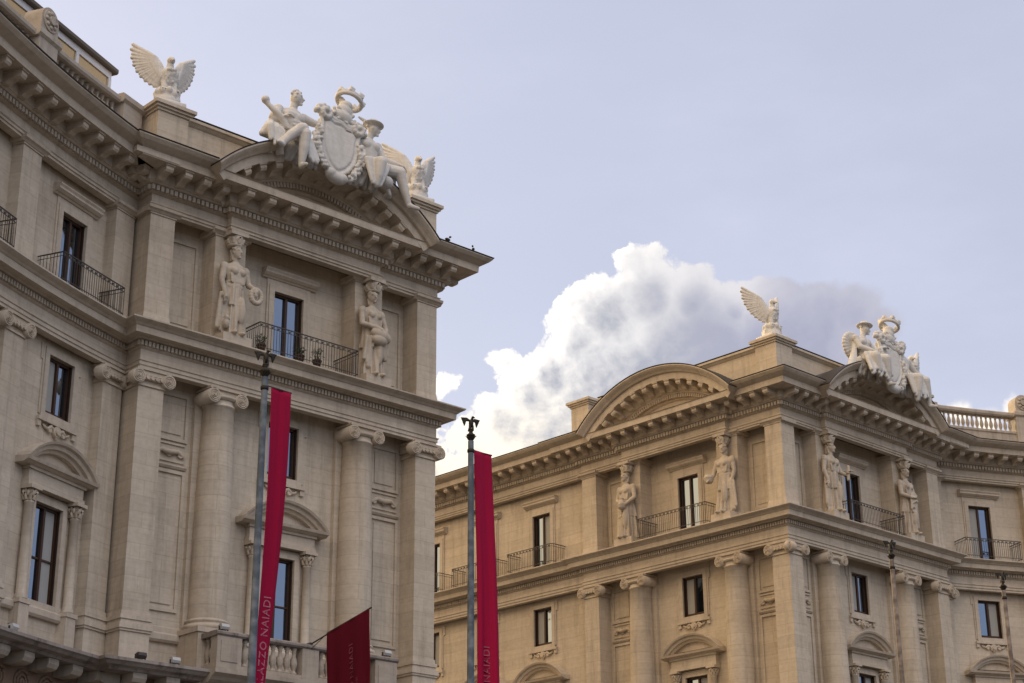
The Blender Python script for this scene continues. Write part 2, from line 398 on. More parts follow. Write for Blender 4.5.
# ------------------------------------------------------------------ sculpture builder (capsules and ellipsoids fused into one skin)
class SC:
    def __init__(s): s.bm = bmesh.new()
    def ell(s, c, r, rot=(0, 0, 0), sub=3):
        # c = (x, out, z)
        M = Matrix.Translation((c[0], -c[1], c[2])) @ Matrix.Rotation(rot[2], 4, 'Z') @ Matrix.Rotation(rot[1], 4, 'Y') @ Matrix.Rotation(rot[0], 4, 'X') @ Matrix.Diagonal((r[0], r[1], r[2], 1))
        bmesh.ops.create_icosphere(s.bm, subdivisions=sub, radius=1, matrix=M)
    def cap(s, a, b, r0, r1, seg=12):
        a = Vector((a[0], -a[1], a[2])); b = Vector((b[0], -b[1], b[2])); t = (b - a)
        if t.length < 1e-4: return
        M = Matrix.Translation((a + b) / 2) @ t.to_track_quat('Z', 'Y').to_matrix().to_4x4()
        bmesh.ops.create_cone(s.bm, cap_ends=True, segments=seg, radius1=r0, radius2=r1, depth=t.length, matrix=M)
        for c, r in ((a, r0), (b, r1)): bmesh.ops.create_icosphere(s.bm, subdivisions=2, radius=r, matrix=Matrix.Translation(c))
    def chain(s, pts):
        for (a, r0), (b, r1) in zip(pts[:-1], pts[1:]): s.cap(a, b, r0, r1)
    def slab(s, c, size, rot=(0, 0, 0)):
        M = Matrix.Translation((c[0], -c[1], c[2])) @ Matrix.Rotation(rot[2], 4, 'Z') @ Matrix.Rotation(rot[1], 4, 'Y') @ Matrix.Rotation(rot[0], 4, 'X') @ Matrix.Diagonal((size[0], size[1], size[2], 1))
        bmesh.ops.create_cube(s.bm, size=1, matrix=M)
    def loft(s, rings):
        vs = []
        for ring in rings: vs.append([s.bm.verts.new((p[0], -p[1], p[2])) for p in ring])
        n = len(rings[0])
        for a in range(len(vs) - 1):
            for k in range(n): s.bm.faces.new((vs[a][k], vs[a][(k + 1) % n], vs[a + 1][(k + 1) % n], vs[a + 1][k]))
        s.bm.faces.new(vs[0][::-1]); s.bm.faces.new(vs[-1])
    def prism(s, outline, d0, d1, M=Matrix.Identity(4)):
        f = [s.bm.verts.new(M @ Vector((x, -d1, z))) for x, z in outline]; b = [s.bm.verts.new(M @ Vector((x, -d0, z))) for x, z in outline]
        n = len(f); s.bm.faces.new(f); s.bm.faces.new(b[::-1])
        for k in range(n): s.bm.faces.new((f[k], b[k], b[(k + 1) % n], f[(k + 1) % n]))
    def bake(s, name, m, voxel=.035, smooth=2, scale=1.0):
        bmesh.ops.recalc_face_normals(s.bm, faces=s.bm.faces)
        me = bpy.data.meshes.new('tmp'); s.bm.to_mesh(me); s.bm.free()
        o = bpy.data.objects.new('tmp', me); COL.objects.link(o)
        r = o.modifiers.new('r', 'REMESH'); r.mode = 'VOXEL'; r.voxel_size = voxel; r.use_smooth_shade = True
        q = o.modifiers.new('s', 'SMOOTH'); q.factor = .5; q.iterations = smooth
        bpy.context.view_layer.update()
        dg = bpy.context.evaluated_depsgraph_get()
        res = bpy.data.meshes.new_from_object(o.evaluated_get(dg))
        res.name = name; bpy.data.objects.remove(o); bpy.data.meshes.remove(me)
        res.materials.clear(); res.materials.append(m); return res

# ------------------------------------------------------------------ plan of the two palaces
TH_L, TH_R = 0.8183, 0.8039
uL = (math.sin(TH_L), math.cos(TH_L)); uR = (math.sin(TH_R), math.cos(TH_R))
F_L = Frame((-8.0736, 62.5110), uL)
F_R = Frame((18.1362, 87.2296), uR)
nR = F_R.n
# corner of the right palace: lip corner of the middle cornice
CORN = F_R.P(-7.6925, .87)
uS = Vector((-nR.x, -nR.y, 0)); uS = F_R.n * -1            # leads away from the piazza along the street
F_S = Frame((0, 0), (F_R.n.x, F_R.n.y)); F_S.n = F_R.u * -1  # street front seen left to right
F_S = Frame((CORN + (F_R.n * -1) * 7.6925 - (F_R.u * -1) * .87)[:2], (F_R.n.x, F_R.n.y))
HW = 6.8225                                  # half width of a pavilion at the pilaster face
WD = .9                                      # pavilion wall lies this far behind the pilaster face
RP, CA, CD = 58.0, -14.23, 53.11             # the exedra curve in pavilion coordinates
ANG0 = math.asin((7.6925 - CA) / RP)
def arc_local(t, d=0):                       # t metres along the curve from the pavilion -> (a, d)
    a = ANG0 + t / RP; r = RP - d
    return CA + r * math.sin(a), CD - r * math.cos(a)
def arc_frame(side, t):                      # tangent frame at t (x grows left to right as seen)
    F, sg = (F_L, -1) if side == 'L' else (F_R, 1)
    a, d = arc_local(t); o = F.P(sg * a, d); ang = ANG0 + t / RP
    tu = F.u * math.cos(ang) + F.n * math.sin(ang) * (1 if side == 'R' else -1)
    return Frame(o[:2], tu[:2])
def arc_xy(side, t, d=0):
    F, sg = (F_L, -1) if side == 'L' else (F_R, 1)
    a, dd = arc_local(t, d); return F.xy(sg * a, dd)
T0 = (math.asin((HW - CA) / RP) - ANG0) * RP      # where the curve dies into the pavilion
TE = 26.0                                         # how far the curve is built
SIDE = 46.0
def arc_pts(side, t0, t1, step=.8):
    n = max(2, int(abs(t1 - t0) / step)); return [arc_xy(side, t0 + (t1 - t0) * k / n) for k in range(n + 1)]
RESS, RD = 3.55, .30
def pav_pts(F, ress): 
    return [F.xy(-HW), F.xy(-RESS), F.xy(-RESS, RD), F.xy(RESS, RD), F.xy(RESS), F.xy(HW)] if ress else [F.xy(-HW), F.xy(HW)]
def path_L(ress): return arc_pts('L', TE, T0) + pav_pts(F_L, ress) + [F_L.xy(HW, -SIDE)]
WING = .12
def path_R(ress):
    s = pav_pts(F_S, ress); r = pav_pts(F_R, ress)
    return [F_S.xy(-SIDE, -WING), F_S.xy(-HW, -WING)] + s + r[1:] + arc_pts('R', T0, TE)
def along(path, d, spacing, skip=None):
    # points every ~spacing on the offset of each straight run; yields (x, y, angle)
    n = len(path); out = []; off = []; segs = []
    for i in range(n - 1):
        dx, dy = path[i + 1][0] - path[i][0], path[i + 1][1] - path[i][1]; l = math.hypot(dx, dy); segs.append((dx / l, dy / l))
    nr = [(b, -a) for a, b in segs]
    for i in range(n):
        if i == 0: m = nr[0]
        elif i == n - 1: m = nr[-1]
        else: a, b = nr[i - 1], nr[i]; k = max(.3, 1 + a[0] * b[0] + a[1] * b[1]); m = ((a[0] + b[0]) / k, (a[1] + b[1]) / k)
        off.append((path[i][0] + m[0] * d, path[i][1] + m[1] * d))
    # join nearly collinear runs
    runs = []; cur = [off[0]]
    for i in range(n - 1):
        cur.append(off[i + 1])
        if i == n - 2 or segs[i][0] * segs[i + 1][0] + segs[i][1] * segs[i + 1][1] < .97: runs.append((cur, segs[i])); cur = [off[i + 1]]
    for pts, sg in runs:
        L = [0]
        for a, b in zip(pts[:-1], pts[1:]): L.append(L[-1] + math.hypot(b[0] - a[0], b[1] - a[1]))
        if (pts[-1][0] - pts[0][0]) * sg[0] + (pts[-1][1] - pts[0][1]) * sg[1] < 0: continue
        if L[-1] < spacing * .6: continue
        c = max(1, round(L[-1] / spacing)); st = L[-1] / c
        for k in range(c):
            q = (k + .5) * st; j = 0
            while j < len(L) - 2 and L[j + 1] < q: j += 1
            f = (q - L[j]) / (L[j + 1] - L[j]); a, b = pts[j], pts[j + 1]
            out.append((a[0] + (b[0] - a[0]) * f, a[1] + (b[1] - a[1]) * f, Vector((b[0] - a[0], b[1] - a[1], 0)).normalized()))
    return out
def at_mat(x, y, t, z): 
    n = Vector((t.y, -t.x, 0)); return Matrix.Translation((x, y, z)) @ Matrix((t, -n, Vector((0, 0, 1)))).transposed().to_4x4()

# ------------------------------------------------------------------ wall sheet with recessed openings
def wall_sheet(mb, P, x0, x1, z0, z1, d, holes, step=3.0, rec=.5):
    xs = sorted({x0, x1, *[h[0] for h in holes], *[h[1] for h in holes]}); zs = sorted({z0, z1, *[h[2] for h in holes], *[h[3] for h in holes]})
    fx = []
    for a, b in zip(xs[:-1], xs[1:]):
        n = max(1, int((b - a) / step)); fx += [a + (b - a) * k / n for k in range(n)]
    fx.append(xs[-1])
    for a, b in zip(fx[:-1], fx[1:]):
        for c, e in zip(zs[:-1], zs[1:]):
            mx, mz = (a + b) / 2, (c + e) / 2
            if any(h[0] < mx < h[1] and h[2] < mz < h[3] for h in holes): continue
            mb.quad([P(a, d, c), P(b, d, c), P(b, d, e), P(a, d, e)], [(a, c), (b, c), (b, e), (a, e)])
    for h in holes:
        a, b, c, e = h
        mb.quad([P(a, d, c), P(a, d, e), P(a, d - rec, e), P(a, d - rec, c)], [(0, c), (0, e), (rec, e), (rec, c)])
        mb.quad([P(b, d, c), P(b, d - rec, c), P(b, d - rec, e), P(b, d, e)], [(0, c), (rec, c), (rec, e), (0, e)])
        mb.quad([P(a, d, e), P(b, d, e), P(b, d - rec, e), P(a, d - rec, e)], [(a, 0), (b, 0), (b, rec), (a, rec)])
        mb.quad([P(a, d, c), P(a, d - rec, c), P(b, d - rec, c), P(b, d, c)], [(a, 0), (a, rec), (b, rec), (b, 0)])
ATT = (-.69, .69, 24.78, 27.92); MEZ = (-.69, .69, 20.58, 22.62); LOW = (-.72, .72, 14.0, 17.52)

# ------------------------------------------------------------------ window units (local: x, d from the wall plane, z)
def frame_mb(h, rec, wide=.10, mull=True, trans=None):
    m = MB(); a, b, c, e = h; d0, d1 = -rec, -rec + .09
    m.box(a, a + wide, d0, d1, c, e); m.box(b - wide, b, d0, d1, c, e)
    m.box(a + wide, b - wide, d0, d1, e - wide, e); m.box(a + wide, b - wide, d0, d1, c, c + wide * 1.6)
    if mull: m.box(-wide * .55, wide * .55, d0, d1 + .02, c + wide * 1.6, e - wide)
    if trans: m.box(a + wide, -wide * .55, d0, d1 - .02, trans - .03, trans + .03); m.box(wide * .55, b - wide, d0, d1 - .02, trans - .03, trans + .03)
    return m
def pane_mb(h, rec):
    m = MB(); a, b, c, e = h; m.box(a + .01, b - .01, -rec - .06, -rec + .015, c + .01, e - .01); return m
def shut_mb(h, rec, e_=1):
    # louvred leaves folded back against the jambs
    m = MB(); a, b, c, e = h
    for x0, x1 in (((b - .05, b - .004),) if e_ > 0 else ((a + .004, a + .05),)):
        m.box(x0, x1, -rec + .1, -.02, c + .03, e - .03)
        z = c + .15
        while z < e - .15:
            xx = (x1, x1 + .012) if x0 < 0 else (x0 - .012, x0)
            m.box(xx[0], xx[1], -rec + .11, -.03, z, z + .035); z += .075
    return m
def att_sur():
    m = MB(); a, b, c, e = ATT
    m.ring(a, b, c - .0, e, .24, -.02, .10, False)
    m.box(a - .33, a - .243, -.02, .06, c, e + .33); m.box(b + .243, b + .33, -.02, .06, c, e + .33); m.box(a - .243, b + .243, -.02, .06, e + .243, e + .33)
    m.box(a - .33, b + .33, -.02, .05, e + .333, e + .50)
    return m
def att_hood():
    m = MB(); m.extrude_x([(-.02, 28.40), (.10, 28.40), (.14, 28.46), (.20, 28.47), (.30, 28.55), (.30, 28.62), (.36, 28.70), (.36, 28.74), (-.02, 28.80)], -1.27, 1.27); return m
def mez_sur():
    m = MB(); a, b, c, e = MEZ
    m.ring(a, b, c, e, .22, -.02, .09)
    m.box(a - .31, a - .223, -.02, .055, c - .1, e + .31); m.box(b + .223, b + .31, -.02, .055, c - .1, e + .31)
    m.box(a - .223, b + .223, -.02, .055, e + .223, e + .31)
    m.box(a - .42, a - .313, -.02, .05, e - .25, e + .31); m.box(b + .313, b + .42, -.02, .05, e - .25, e + .31)
    m.box(a - .36, b + .36, -.02, .15, c - .34, c - .223)
    for sx in (-1, 1): m.box(sx * .95 - .09, sx * .95 + .09, -.02, .10, c - .55, c - .343)
    return m
def mez_orn():
    m = MB(); z = MEZ[2] - .52
    m.cyl_d(0, z, .19, -.02, .14, 16); m.cyl_d(0, z - .02, .11, .14, .2, 12)
    for sx in (-1, 1):
        m.tube([(sx * .15, -.05, z + .05), (sx * .32, -.07, z + .10), (sx * .48, -.07, z - .02), (sx * .62, -.06, z + .02), (sx * .72, -.05, z + .1)], [.07, .08, .06, .05, .03], 8)
        m.cyl_d(sx * .36, z - .03, .09, -.02, .12, 10)
    m.tube([(0, -.08, z - .1), (0, -.08, z - .26)], [.08, .03], 8)
    return m
def low_sur():
    m = MB(); a, b, c, e = LOW
    m.ring(a, b, c, e, .22, -.02, .10, False)
    m.box(a - .30, a - .223, -.02, .06, c, e + .3); m.box(b + .223, b + .30, -.02, .06, c, e + .3); m.box(a - .223, b + .223, -.02, .06, e + .223, e + .30)
    m.box(-1.5, 1.5, -.02, .34, 17.86, 18.04); m.box(-1.46, 1.46, -.02, .29, 18.043, 18.40)
    m.box(-1.52, 1.52, -.02, .36, 18.403, 18.50)
    for sx in (-1, 1): m.box(sx * 1.22 - .26, sx * 1.22 + .26, -.02, .38, 12.7, 14.0); m.box(sx * 1.22 - .3, sx * 1.22 + .3, -.02, .42, 14.003, 14.14)
    return m
def low_ped():
    m = MB()
    m.extrude_x([(-.02, 18.503), (.40, 18.503), (.50, 18.56), (.58, 18.58), (.62, 18.68), (-.02, 18.74)], -1.92, 1.92)
    c, rise = 1.9, .88; R = (c * c + rise * rise) / (2 * rise); zc = 18.70 + rise - R; am = math.asin(c / R)
    m.arc_band(R, zc, -am, am, [(0, .62), (-.08, .58), (-.12, .48), (-.24, .44), (-.26, .34), (-.36, .30), (-.36, -.02), (.02, -.02)], 20)
    n = 16; pts = [((R - .3) * math.sin(-am + 2 * am * k / n), .12, zc + (R - .3) * math.cos(-am + 2 * am * k / n)) for k in range(n + 1)]
    pts = [p for p in pts if p[2] > 18.72]
    if pts: m.quad([(x, -d, z) for x, d, z in pts] , [(x, z) for x, d, z in pts])
    return m
def low_col():
    m = MB(); m.lathe([(.0, 14.14), (.22, 14.14), (.23, 14.2), (.19, 14.25), (.20, 14.30), (.165, 14.34), (.165, 15.5), (.145, 17.28), (.17, 17.30), (.17, 17.34), (.14, 17.36)], 0, .2, 14); return m
def low_cap():
    m = MB(); m.lathe([(.145, 17.36), (.16, 17.45), (.19, 17.55), (.24, 17.72), (.0, 17.73)], 0, .2, 12)
    for k in range(8):
        a = k * PI / 4; m.tube([(.16 * math.cos(a), -.2 + .16 * math.sin(a), 17.38), (.21 * math.cos(a), -.2 + .21 * math.sin(a), 17.52), (.27 * math.cos(a), -.2 + .27 * math.sin(a), 17.58)], [.05, .05, .03], 6)
        m.tube([(.18 * math.cos(a + .4), -.2 + .18 * math.sin(a + .4), 17.52), (.25 * math.cos(a + .4), -.2 + .25 * math.sin(a + .4), 17.66), (.29 * math.cos(a + .4), -.2 + .29 * math.sin(a + .4), 17.69)], [.05, .05, .03], 6)
    m.box(-.28, .28, -.02, .48, 17.74, 17.857); return m
REC = .20
def window(root, F, x, d, kind, curtain=0):
    W = F.M(x, d)
    if kind == 'attic':
        w = link('window', cached('attic_window_surround', att_sur, M_TRIM), root, W); link('hood', cached('attic_hood', att_hood, M_TRIM), w, W); h, tr = ATT, None
    elif kind == 'mezzanine':
        w = link('window', cached('mezzanine_window_surround', mez_sur, M_TRIM), root, W); link('scroll_ornament', cached('scroll_ornament', mez_orn, M_ORN), w, W); h, tr = MEZ, None
    else:
        w = link('window', cached('main_window_surround', low_sur, M_TRIM), root, W); link('pediment', cached('window_pediment', low_ped, M_TRIM), w, W); h, tr = LOW, 15.75
        for sx in (-1, 1):
            W2 = F.M(x + sx * 1.22, d); link('colonnette', cached('colonnette', low_col, M_TRIM), w, W2); link('colonnette_capital', cached('colonnette_capital', low_cap, M_ORN), w, W2)
    link('sash_frame', cached('sash_' + kind, lambda: frame_mb(h, REC, trans=tr), M_WOOD), w, W)
    link('pane', cached('pane_' + kind, lambda: pane_mb(h, REC), M_GLASS), w, W)
    for e_ in (-1, 1): link('shutter', cached('shutter_%s_%d' % (kind, e_), lambda: shut_mb(h, REC, e_), M_WOOD2), w, W)
    if curtain:
        m = MB(); rows = []; a, b = (h[0] + .1, -.06) if curtain == 1 else (.06, h[1] - .1)
        # drawn curtain hanging just inside the sash
        for z in (h[2] + .15, h[3] - .1): rows.append([(a + (b - a) * k / 24, REC - .022 - .006 * math.sin(k * 1.7), z) for k in range(25)])
        m.grid(rows, [[(0, 0)] * 25] * 2, True); link('curtain', cached('curtain_%s_%d' % (kind, curtain), lambda: m, M_CURT), w, W)
    return w

# ------------------------------------------------------------------ orders
def volutes(m, cx, z, r, d0, d1):
    m.cyl_d(cx, z, r, d0, d1, 20)
    for k, rr in enumerate((.78, .52, .28)):
        n = 18; m.tube([(cx + r * rr * math.cos(2 * PI * i / n), -d1 - .005, z + r * rr * math.sin(2 * PI * i / n)) for i in range(n + 1)], r * .085, 5)
    m.cyl_d(cx, z, r * .14, d1, d1 + .05, 8)
def low_pil(w=1.03, dep=.9, corner=False):
    def f():
        m = MB(); m.box(-w / 2, w / 2, -dep, 0, 14.48, 22.42); return m
    return f
def low_pil_base(w=1.03, dep=.9):
    def f():
        m = MB(); h = w / 2
        m.box(-h - .04, h + .04, -dep, .04, 14.32, 14.477); m.box(-h - .10, h + .10, -dep, .10, 14.18, 14.317); m.box(-h - .06, h + .06, -dep, .06, 14.05, 14.177)
        m.box(-h - .14, h + .14, -dep, .14, 13.86, 14.047); m.box(-h - .10, h + .10, -dep, .10, 13.78, 13.857); m.box(-h - .05, h + .05, -dep, .05, 12.67, 13.777)
        return m
    return f
def pil_cap(w=1.03, dep=.9, both=False):
    def f():
        m = MB(); h = w / 2
        m.box(-h - .05, h + .05, -dep, .05, 22.423, 22.50); m.box(-h, h, -dep, .0, 22.503, 22.64)
        m.box(-h - .10, h + .10, -dep, .10, 22.643, 22.80)
        k = -h
        while k < h - .05: m.cyl_d(k + .09, 22.72, .075, .09, .17, 8); k += .19
        m.box(-h - .12, h + .12, -dep, .12, 22.803, 22.96); m.box(-h - .17, h + .17, -dep, .17, 22.963, 23.04)
        for sx in (-1, 1):
            volutes(m, sx * (h + .10), 22.72, .26, -.16, .20)
        return m
    return f
def col_shaft():
    m = MB(); m.lathe([(.67, 14.62), (.675, 15.2), (.672, 17), (.64, 19.3), (.595, 21.2), (.565, 22.36), (.61, 22.38), (.61, 22.46), (.565, 22.48), (.565, 22.62)], 0, -.43, 40); return m
def col_base():
    m = MB(); m.lathe([(.78, 14.24), (.86, 14.27), (.88, 14.34), (.85, 14.41), (.78, 14.43), (.74, 14.47), (.74, 14.5), (.79, 14.53), (.78, 14.58), (.70, 14.60), (.67, 14.64)], 0, -.43, 40)
    m.box(-.92, .92, -.9, .46, 14.06, 14.237); m.box(-.86, .86, -.9, .40, 12.67, 14.057); return m
def col_cap():
    m = MB(); m.lathe([(.58, 22.62), (.68, 22.68), (.70, 22.76), (.6, 22.8)], 0, -.43, 32)
    m.box(-.62, .62, -.9, .12, 22.78, 22.95); m.box(-.78, .78, -.9, .20, 22.953, 23.04)
    for sx in (-1, 1): volutes(m, sx * .60, 22.71, .27, -.75, .20)
    k = -.4
    while k < .42: m.cyl_d(k, 22.72, .07, .1, .17, 8); k += .2
    return m
def att_pil(w=1.03, dep=.9, fl=True):
    def f():
        m = MB(); h = w / 2
        m.box(-h, h, -dep, 0, 25.25, 29.03); m.box(-h, h, -dep, 0, 24.66, 25.247, .10, .10, .10); return m
    return f
def att_cap(w=1.03, dep=.9):
    def f():
        m = MB(); h = w / 2
        m.box(-h - .04, h + .04, -dep, .04, 29.033, 29.09); m.extrude_x([(-dep, 29.093), (.06, 29.093), (.12, 29.16), (.2, 29.2), (.22, 29.3), (-dep, 29.3)], -h - .18, h + .18); return m
    return f
def panel_mb(x0, x1, z0, z1, w=.12, dd=.07):
    m = MB(); m.ring(x0 + w, x1 - w, z0 + w, z1 - w, w, -.02, dd); m.box(x0 + 2.2 * w, x1 - 2.2 * w, -.02, .035, z0 + 2.2 * w, z1 - 2.2 * w); return m
def relief_mb(w):
    m = MB(); m.box(-w, w, -.02, .05, 20.22, 20.30); m.box(-w, w, -.02, .05, 20.86, 20.93)
    m.tube([(-w * .95, -.03, 20.45), (-w * .5, -.07, 20.62), (0, -.09, 20.55), (w * .5, -.07, 20.62), (w * .95, -.03, 20.45)], [.06, .1, .12, .1, .06], 8)
    for k in range(5): m.cyl_d(-w * .7 + w * .35 * k, 20.5 + .1 * (k % 2), .1, -.02, .1, 8)
    return m
def hood_panel(w):
    m = MB(); m.extrude_x([(-.02, 19.98), (.06, 19.98), (.12, 20.06), (.12, 20.1), (-.02, 20.12)], -w, w); return m
def railing_mb(hw, dep, bow=0.0):
    # wrought iron: hw half width, dep depth back to the wall, local d from railing front
    m = MB(); z0, z1 = 24.74, 25.78
    for z, r in ((z1, .018), (z1 - .14, .009), (z0 + .08, .011)):
        m.box(-hw, hw, -r, r, z - r, z + r)
        for sx in (-1, 1): m.box(sx * hw - r, sx * hw + r, -dep, -r - .002, z - r, z + r)
    n = int(2 * hw / .125)
    for k in range(n + 1):
        x = -hw + 2 * hw * k / n; m.box(x - .0075, x + .0075, -.0075, .0075, z0, z1 - .031)
        if k < n and k % 2 == 0: m.cyl_d(x + hw / n, z1 - .085, .04, -.01, .01, 8)
    nn = int(dep / .125)
    for sx in (-1, 1):
        for k in range(1, nn): m.box(sx * hw - .0075, sx * hw + .0075, -k * dep / nn - .0075, -k * dep / nn + .0075, z0, z1 - .031)
    return m
BALUST = [(.0, 0), (.10, .0), (.10, .07), (.06, .09), (.055, .14), (.085, .22), (.115, .34), (.10, .46), (.06, .60), (.05, .68), (.075, .72), (.055, .75), (.095, .80), (.095, .86), (0, .86)]
def baluster_mb(): m = MB(); m.lathe(BALUST, 0, 0, 12); return m

MIDE = [(-.3, 23.06), (.02, 23.06), (.02, 23.16), (.06, 23.18), (.06, 23.30), (.10, 23.33), (.10, 23.36), (.02, 23.38), (.02, 23.76), (.08, 23.80), (.10, 23.83), (.10, 24.05), (.26, 24.07), (.30, 24.12), (.58, 24.13), (.60, 24.36), (.64, 24.38), (.70, 24.44), (.80, 24.50), (.87, 24.55), (.87, 24.60), (.80, 24.62), (-.3, 24.70)]
TOPE = [(-.3, 29.18), (.02, 29.18), (.02, 29.26), (.07, 29.28), (.07, 29.36), (.12, 29.40), (.12, 29.43), (.02, 29.45), (.02, 29.80), (.08, 29.82), (.16, 29.85), (.16, 30.06), (.30, 30.10), (.36, 30.16), (.40, 30.17), (.40, 30.56), (1.22, 30.56), (1.24, 30.84), (1.30, 30.87), (-.3, 30.90)]
CYMA = [(-.3, 30.885), (1.28, 30.872), (1.34, 30.90), (1.42, 30.94), (1.54, 31.00), (1.62, 31.08), (1.66, 31.12), (1.66, 31.16), (-.3, 31.28)]
FLASH = [(.6, 31.225), (1.68, 31.163), (1.70, 31.20), (.6, 31.27)]
LEDGE = [(-.3, 12.32), (.75, 12.32), (.80, 12.40), (1.02, 12.44), (1.10, 12.52), (1.17, 12.56), (1.17, 12.66), (.3, 12.70), (-.3, 12.72)]
def modillion_mb():
    m = MB(); m.extrude_x([(.40, 30.14), (.52, 30.16), (.62, 30.24), (.78, 30.30), (.92, 30.28), (1.04, 30.30), (1.10, 30.38), (1.10, 30.50), (.40, 30.50)], -.19, .19)
    m.extrude_x([(.40, 30.503), (1.15, 30.503), (1.15, 30.557), (.40, 30.557)], -.225, .225)
    for z, d in ((30.38, 1.02),): 
        for sx in (-1, 1): m.tube([(sx * .19, -d, z - .07), (sx * .235, -d, z - .07)], .08, 10)
    return m
def dentils(path, d0, d1, z0, z1, sp, w):
    m = MB()
    for x, y, t in along(path, (d0 + d1) / 2, sp):
        n = Vector((t.y, -t.x, 0)); c = Vector((x, y, 0)); h = (d1 - d0) / 2
        P = [c - t * w / 2 + n * h, c + t * w / 2 + n * h, c + t * w / 2 - n * h, c - t * w / 2 - n * h]
        B = [p + Vector((0, 0, z0)) for p in P]; T = [p + Vector((0, 0, z1)) for p in P]
        for k in range(3 if True else 4):
            k = (k + 3) % 4
            a, b = k, (k + 1) % 4; m.quad([B[a], B[b], T[b], T[a]], [(0, 0), (w, 0), (w, .2), (0, .2)])
        m.quad(B[::-1], [(0, 0)] * 4)
    return m

# segmental pediment
PC, PRISE, PZ0 = 5.28, 2.28, 30.90
PR = (PC * PC + PRISE * PRISE) / (2 * PRISE); PZC = PZ0 + PRISE - PR; PAM = math.asin(PC / PR)
def ped_outer(broken, e=0):
    def f():
        m = MB(); prof = [(0, 1.98), (-.06, 1.98), (-.14, 1.90), (-.24, 1.76), (-.32, 1.68), (-.33, 1.56), (-.66, 1.54), (-.66, .9), (.0, .9)]
        if broken:
            g = math.asin(2.35 / PR); m.arc_band(PR, PZC, *((-PAM, -g) if e < 0 else (g, PAM)), prof, 18)
        else: m.arc_band(PR, PZC, -PAM, PAM, prof, 48)
        return m
    return f
def ped_inner():
    m = MB(); a = PAM * .955
    m.arc_band(PR - .662, PZC, -a, a, [(0, .9), (-.42, .72), (-.46, .62), (-.52, .60), (-.52, .46), (-.78, .44), (-.84, .36), (-.84, -.4), (0, -.4)], 48)
    pts = [((PR - 1.3) * math.sin(-PAM + 2 * PAM * k / 40), PZC + (PR - 1.3) * math.cos(-PAM + 2 * PAM * k / 40)) for k in range(41)]
    pts = [p for p in pts if p[1] > 30.88]
    pts = [(pts[0][0] - .8, 30.86)] + pts + [(pts[-1][0] + .8, 30.86)]
    m.quad([(x, -.30, z) for x, z in pts], pts)
    n = 56
    for k in range(n):                       # dentils round the arch
        an = -a * .93 + 2 * a * .93 * (k + .5) / n; r0, r1 = PR - 1.40, PR - 1.20; w = .055
        t = Vector((math.cos(an), 0, -math.sin(an))); r = Vector((math.sin(an), 0, math.cos(an))); c = Vector((0, 0, PZC))
        if (c + r * r0).z < 31.0: continue
        q = [c + r * r0 - t * w, c + r * r0 + t * w, c + r * r1 + t * w, c + r * r1 - t * w]
        fr = [p + Vector((0, -.62, 0)) for p in q]; bk = [p + Vector((0, -.44, 0)) for p in q]
        m.quad(fr, [(0, 0)] * 4)
        for j in range(4): m.quad([fr[j], bk[j], bk[(j + 1) % 4], fr[(j + 1) % 4]], [(0, 0)] * 4)
    return m
def vault_mb():
    m = MB(); m.arc_band(PR, PZC, -PAM, PAM, [(.0, .88), (.0, -3.6), (-.15, -3.6), (-.15, .88)], 36)
    return m
def ped_flash(broken, e=0):
    def f():
        m = MB(); prof = [(.004, 2.0), (.045, 2.02), (.05, .88), (.004, .88)]
        if broken:
            g = math.asin(2.35 / PR); m.arc_band(PR, PZC, *((-PAM, -g) if e < 0 else (g, PAM)), prof, 18)
        else: m.arc_band(PR, PZC, -PAM, PAM, prof, 48)
        return m
    return f
def statue_plinth():
    m = MB(); m.box(-2.45, 2.45, .55, 1.5, 32.2, 32.62); return m

# ------------------------------------------------------------------ ground
def plane(name, x0, x1, y0, y1, z, m):
    b = MB(); b.quad([(x0, y0, z), (x1, y0, z), (x1, y1, z), (x0, y1, z)], [(x0, y0), (x1, y0), (x1, y1), (x0, y1)])
    return structure(link(name, b.mesh(name, m)))
plane('ground', -3000, 3000, -3000, 3000, 0, M_ASPH)
def pavement(name, pts_in, pts_out):
    b = MB(); n = len(pts_in)
    for i in range(n - 1):
        a, c, e, g = pts_in[i], pts_in[i + 1], pts_out[i + 1], pts_out[i]
        b.quad([(*g, .14), (*e, .14), (*c, .14), (*a, .14)], [g, e, c, a]); b.quad([(*g, 0), (*e, 0), (*e, .14), (*g, .14)], [(0, 0)] * 4)
    return structure(link(name, b.mesh(name, M_PAVE)))
pavement('pavement', [arc_xy('L', t) for t in (TE, 18, 12, 6, T0)] + [F_L.xy(-HW), F_L.xy(HW), F_L.xy(HW, -SIDE)], [arc_xy('L', t, 5) for t in (TE, 18, 12, 6, T0 + 3)] + [F_L.xy(-HW, 5), F_L.xy(HW + 3, 5), F_L.xy(HW + 3, -SIDE)])
pavement('pavement', [F_S.xy(-SIDE), F_S.xy(HW), F_R.xy(HW)] + [arc_xy('R', t) for t in (T0, 6, 12, 18, TE)], [F_S.xy(-SIDE, 3), F_S.xy(HW + 5, 3), F_R.xy(HW, 5)] + [arc_xy('R', t, 5) for t in (T0 + 3, 6, 12, 18, TE)])

# ------------------------------------------------------------------ the palaces
def palace(name, loc, label):
    e = bpy.data.objects.new(name, None); COL.objects.link(e); e.location = (loc[0], loc[1], 0)
    WM[e.name] = Matrix.Translation((loc[0], loc[1], 0)); return tag(e, label, 'building', 'twin palaces round the piazza')
PAL_L = palace('palace', F_L.xy(0, -8), 'nearer stone palace with concave curved wing and crimson banners hung before its columned corner')
PAL_R = palace('palace', F_S.xy(0, -8), 'farther stone palace with street front and piazza front meeting at a corner under an eagle')
del PAL_L['group'], PAL_R['group']

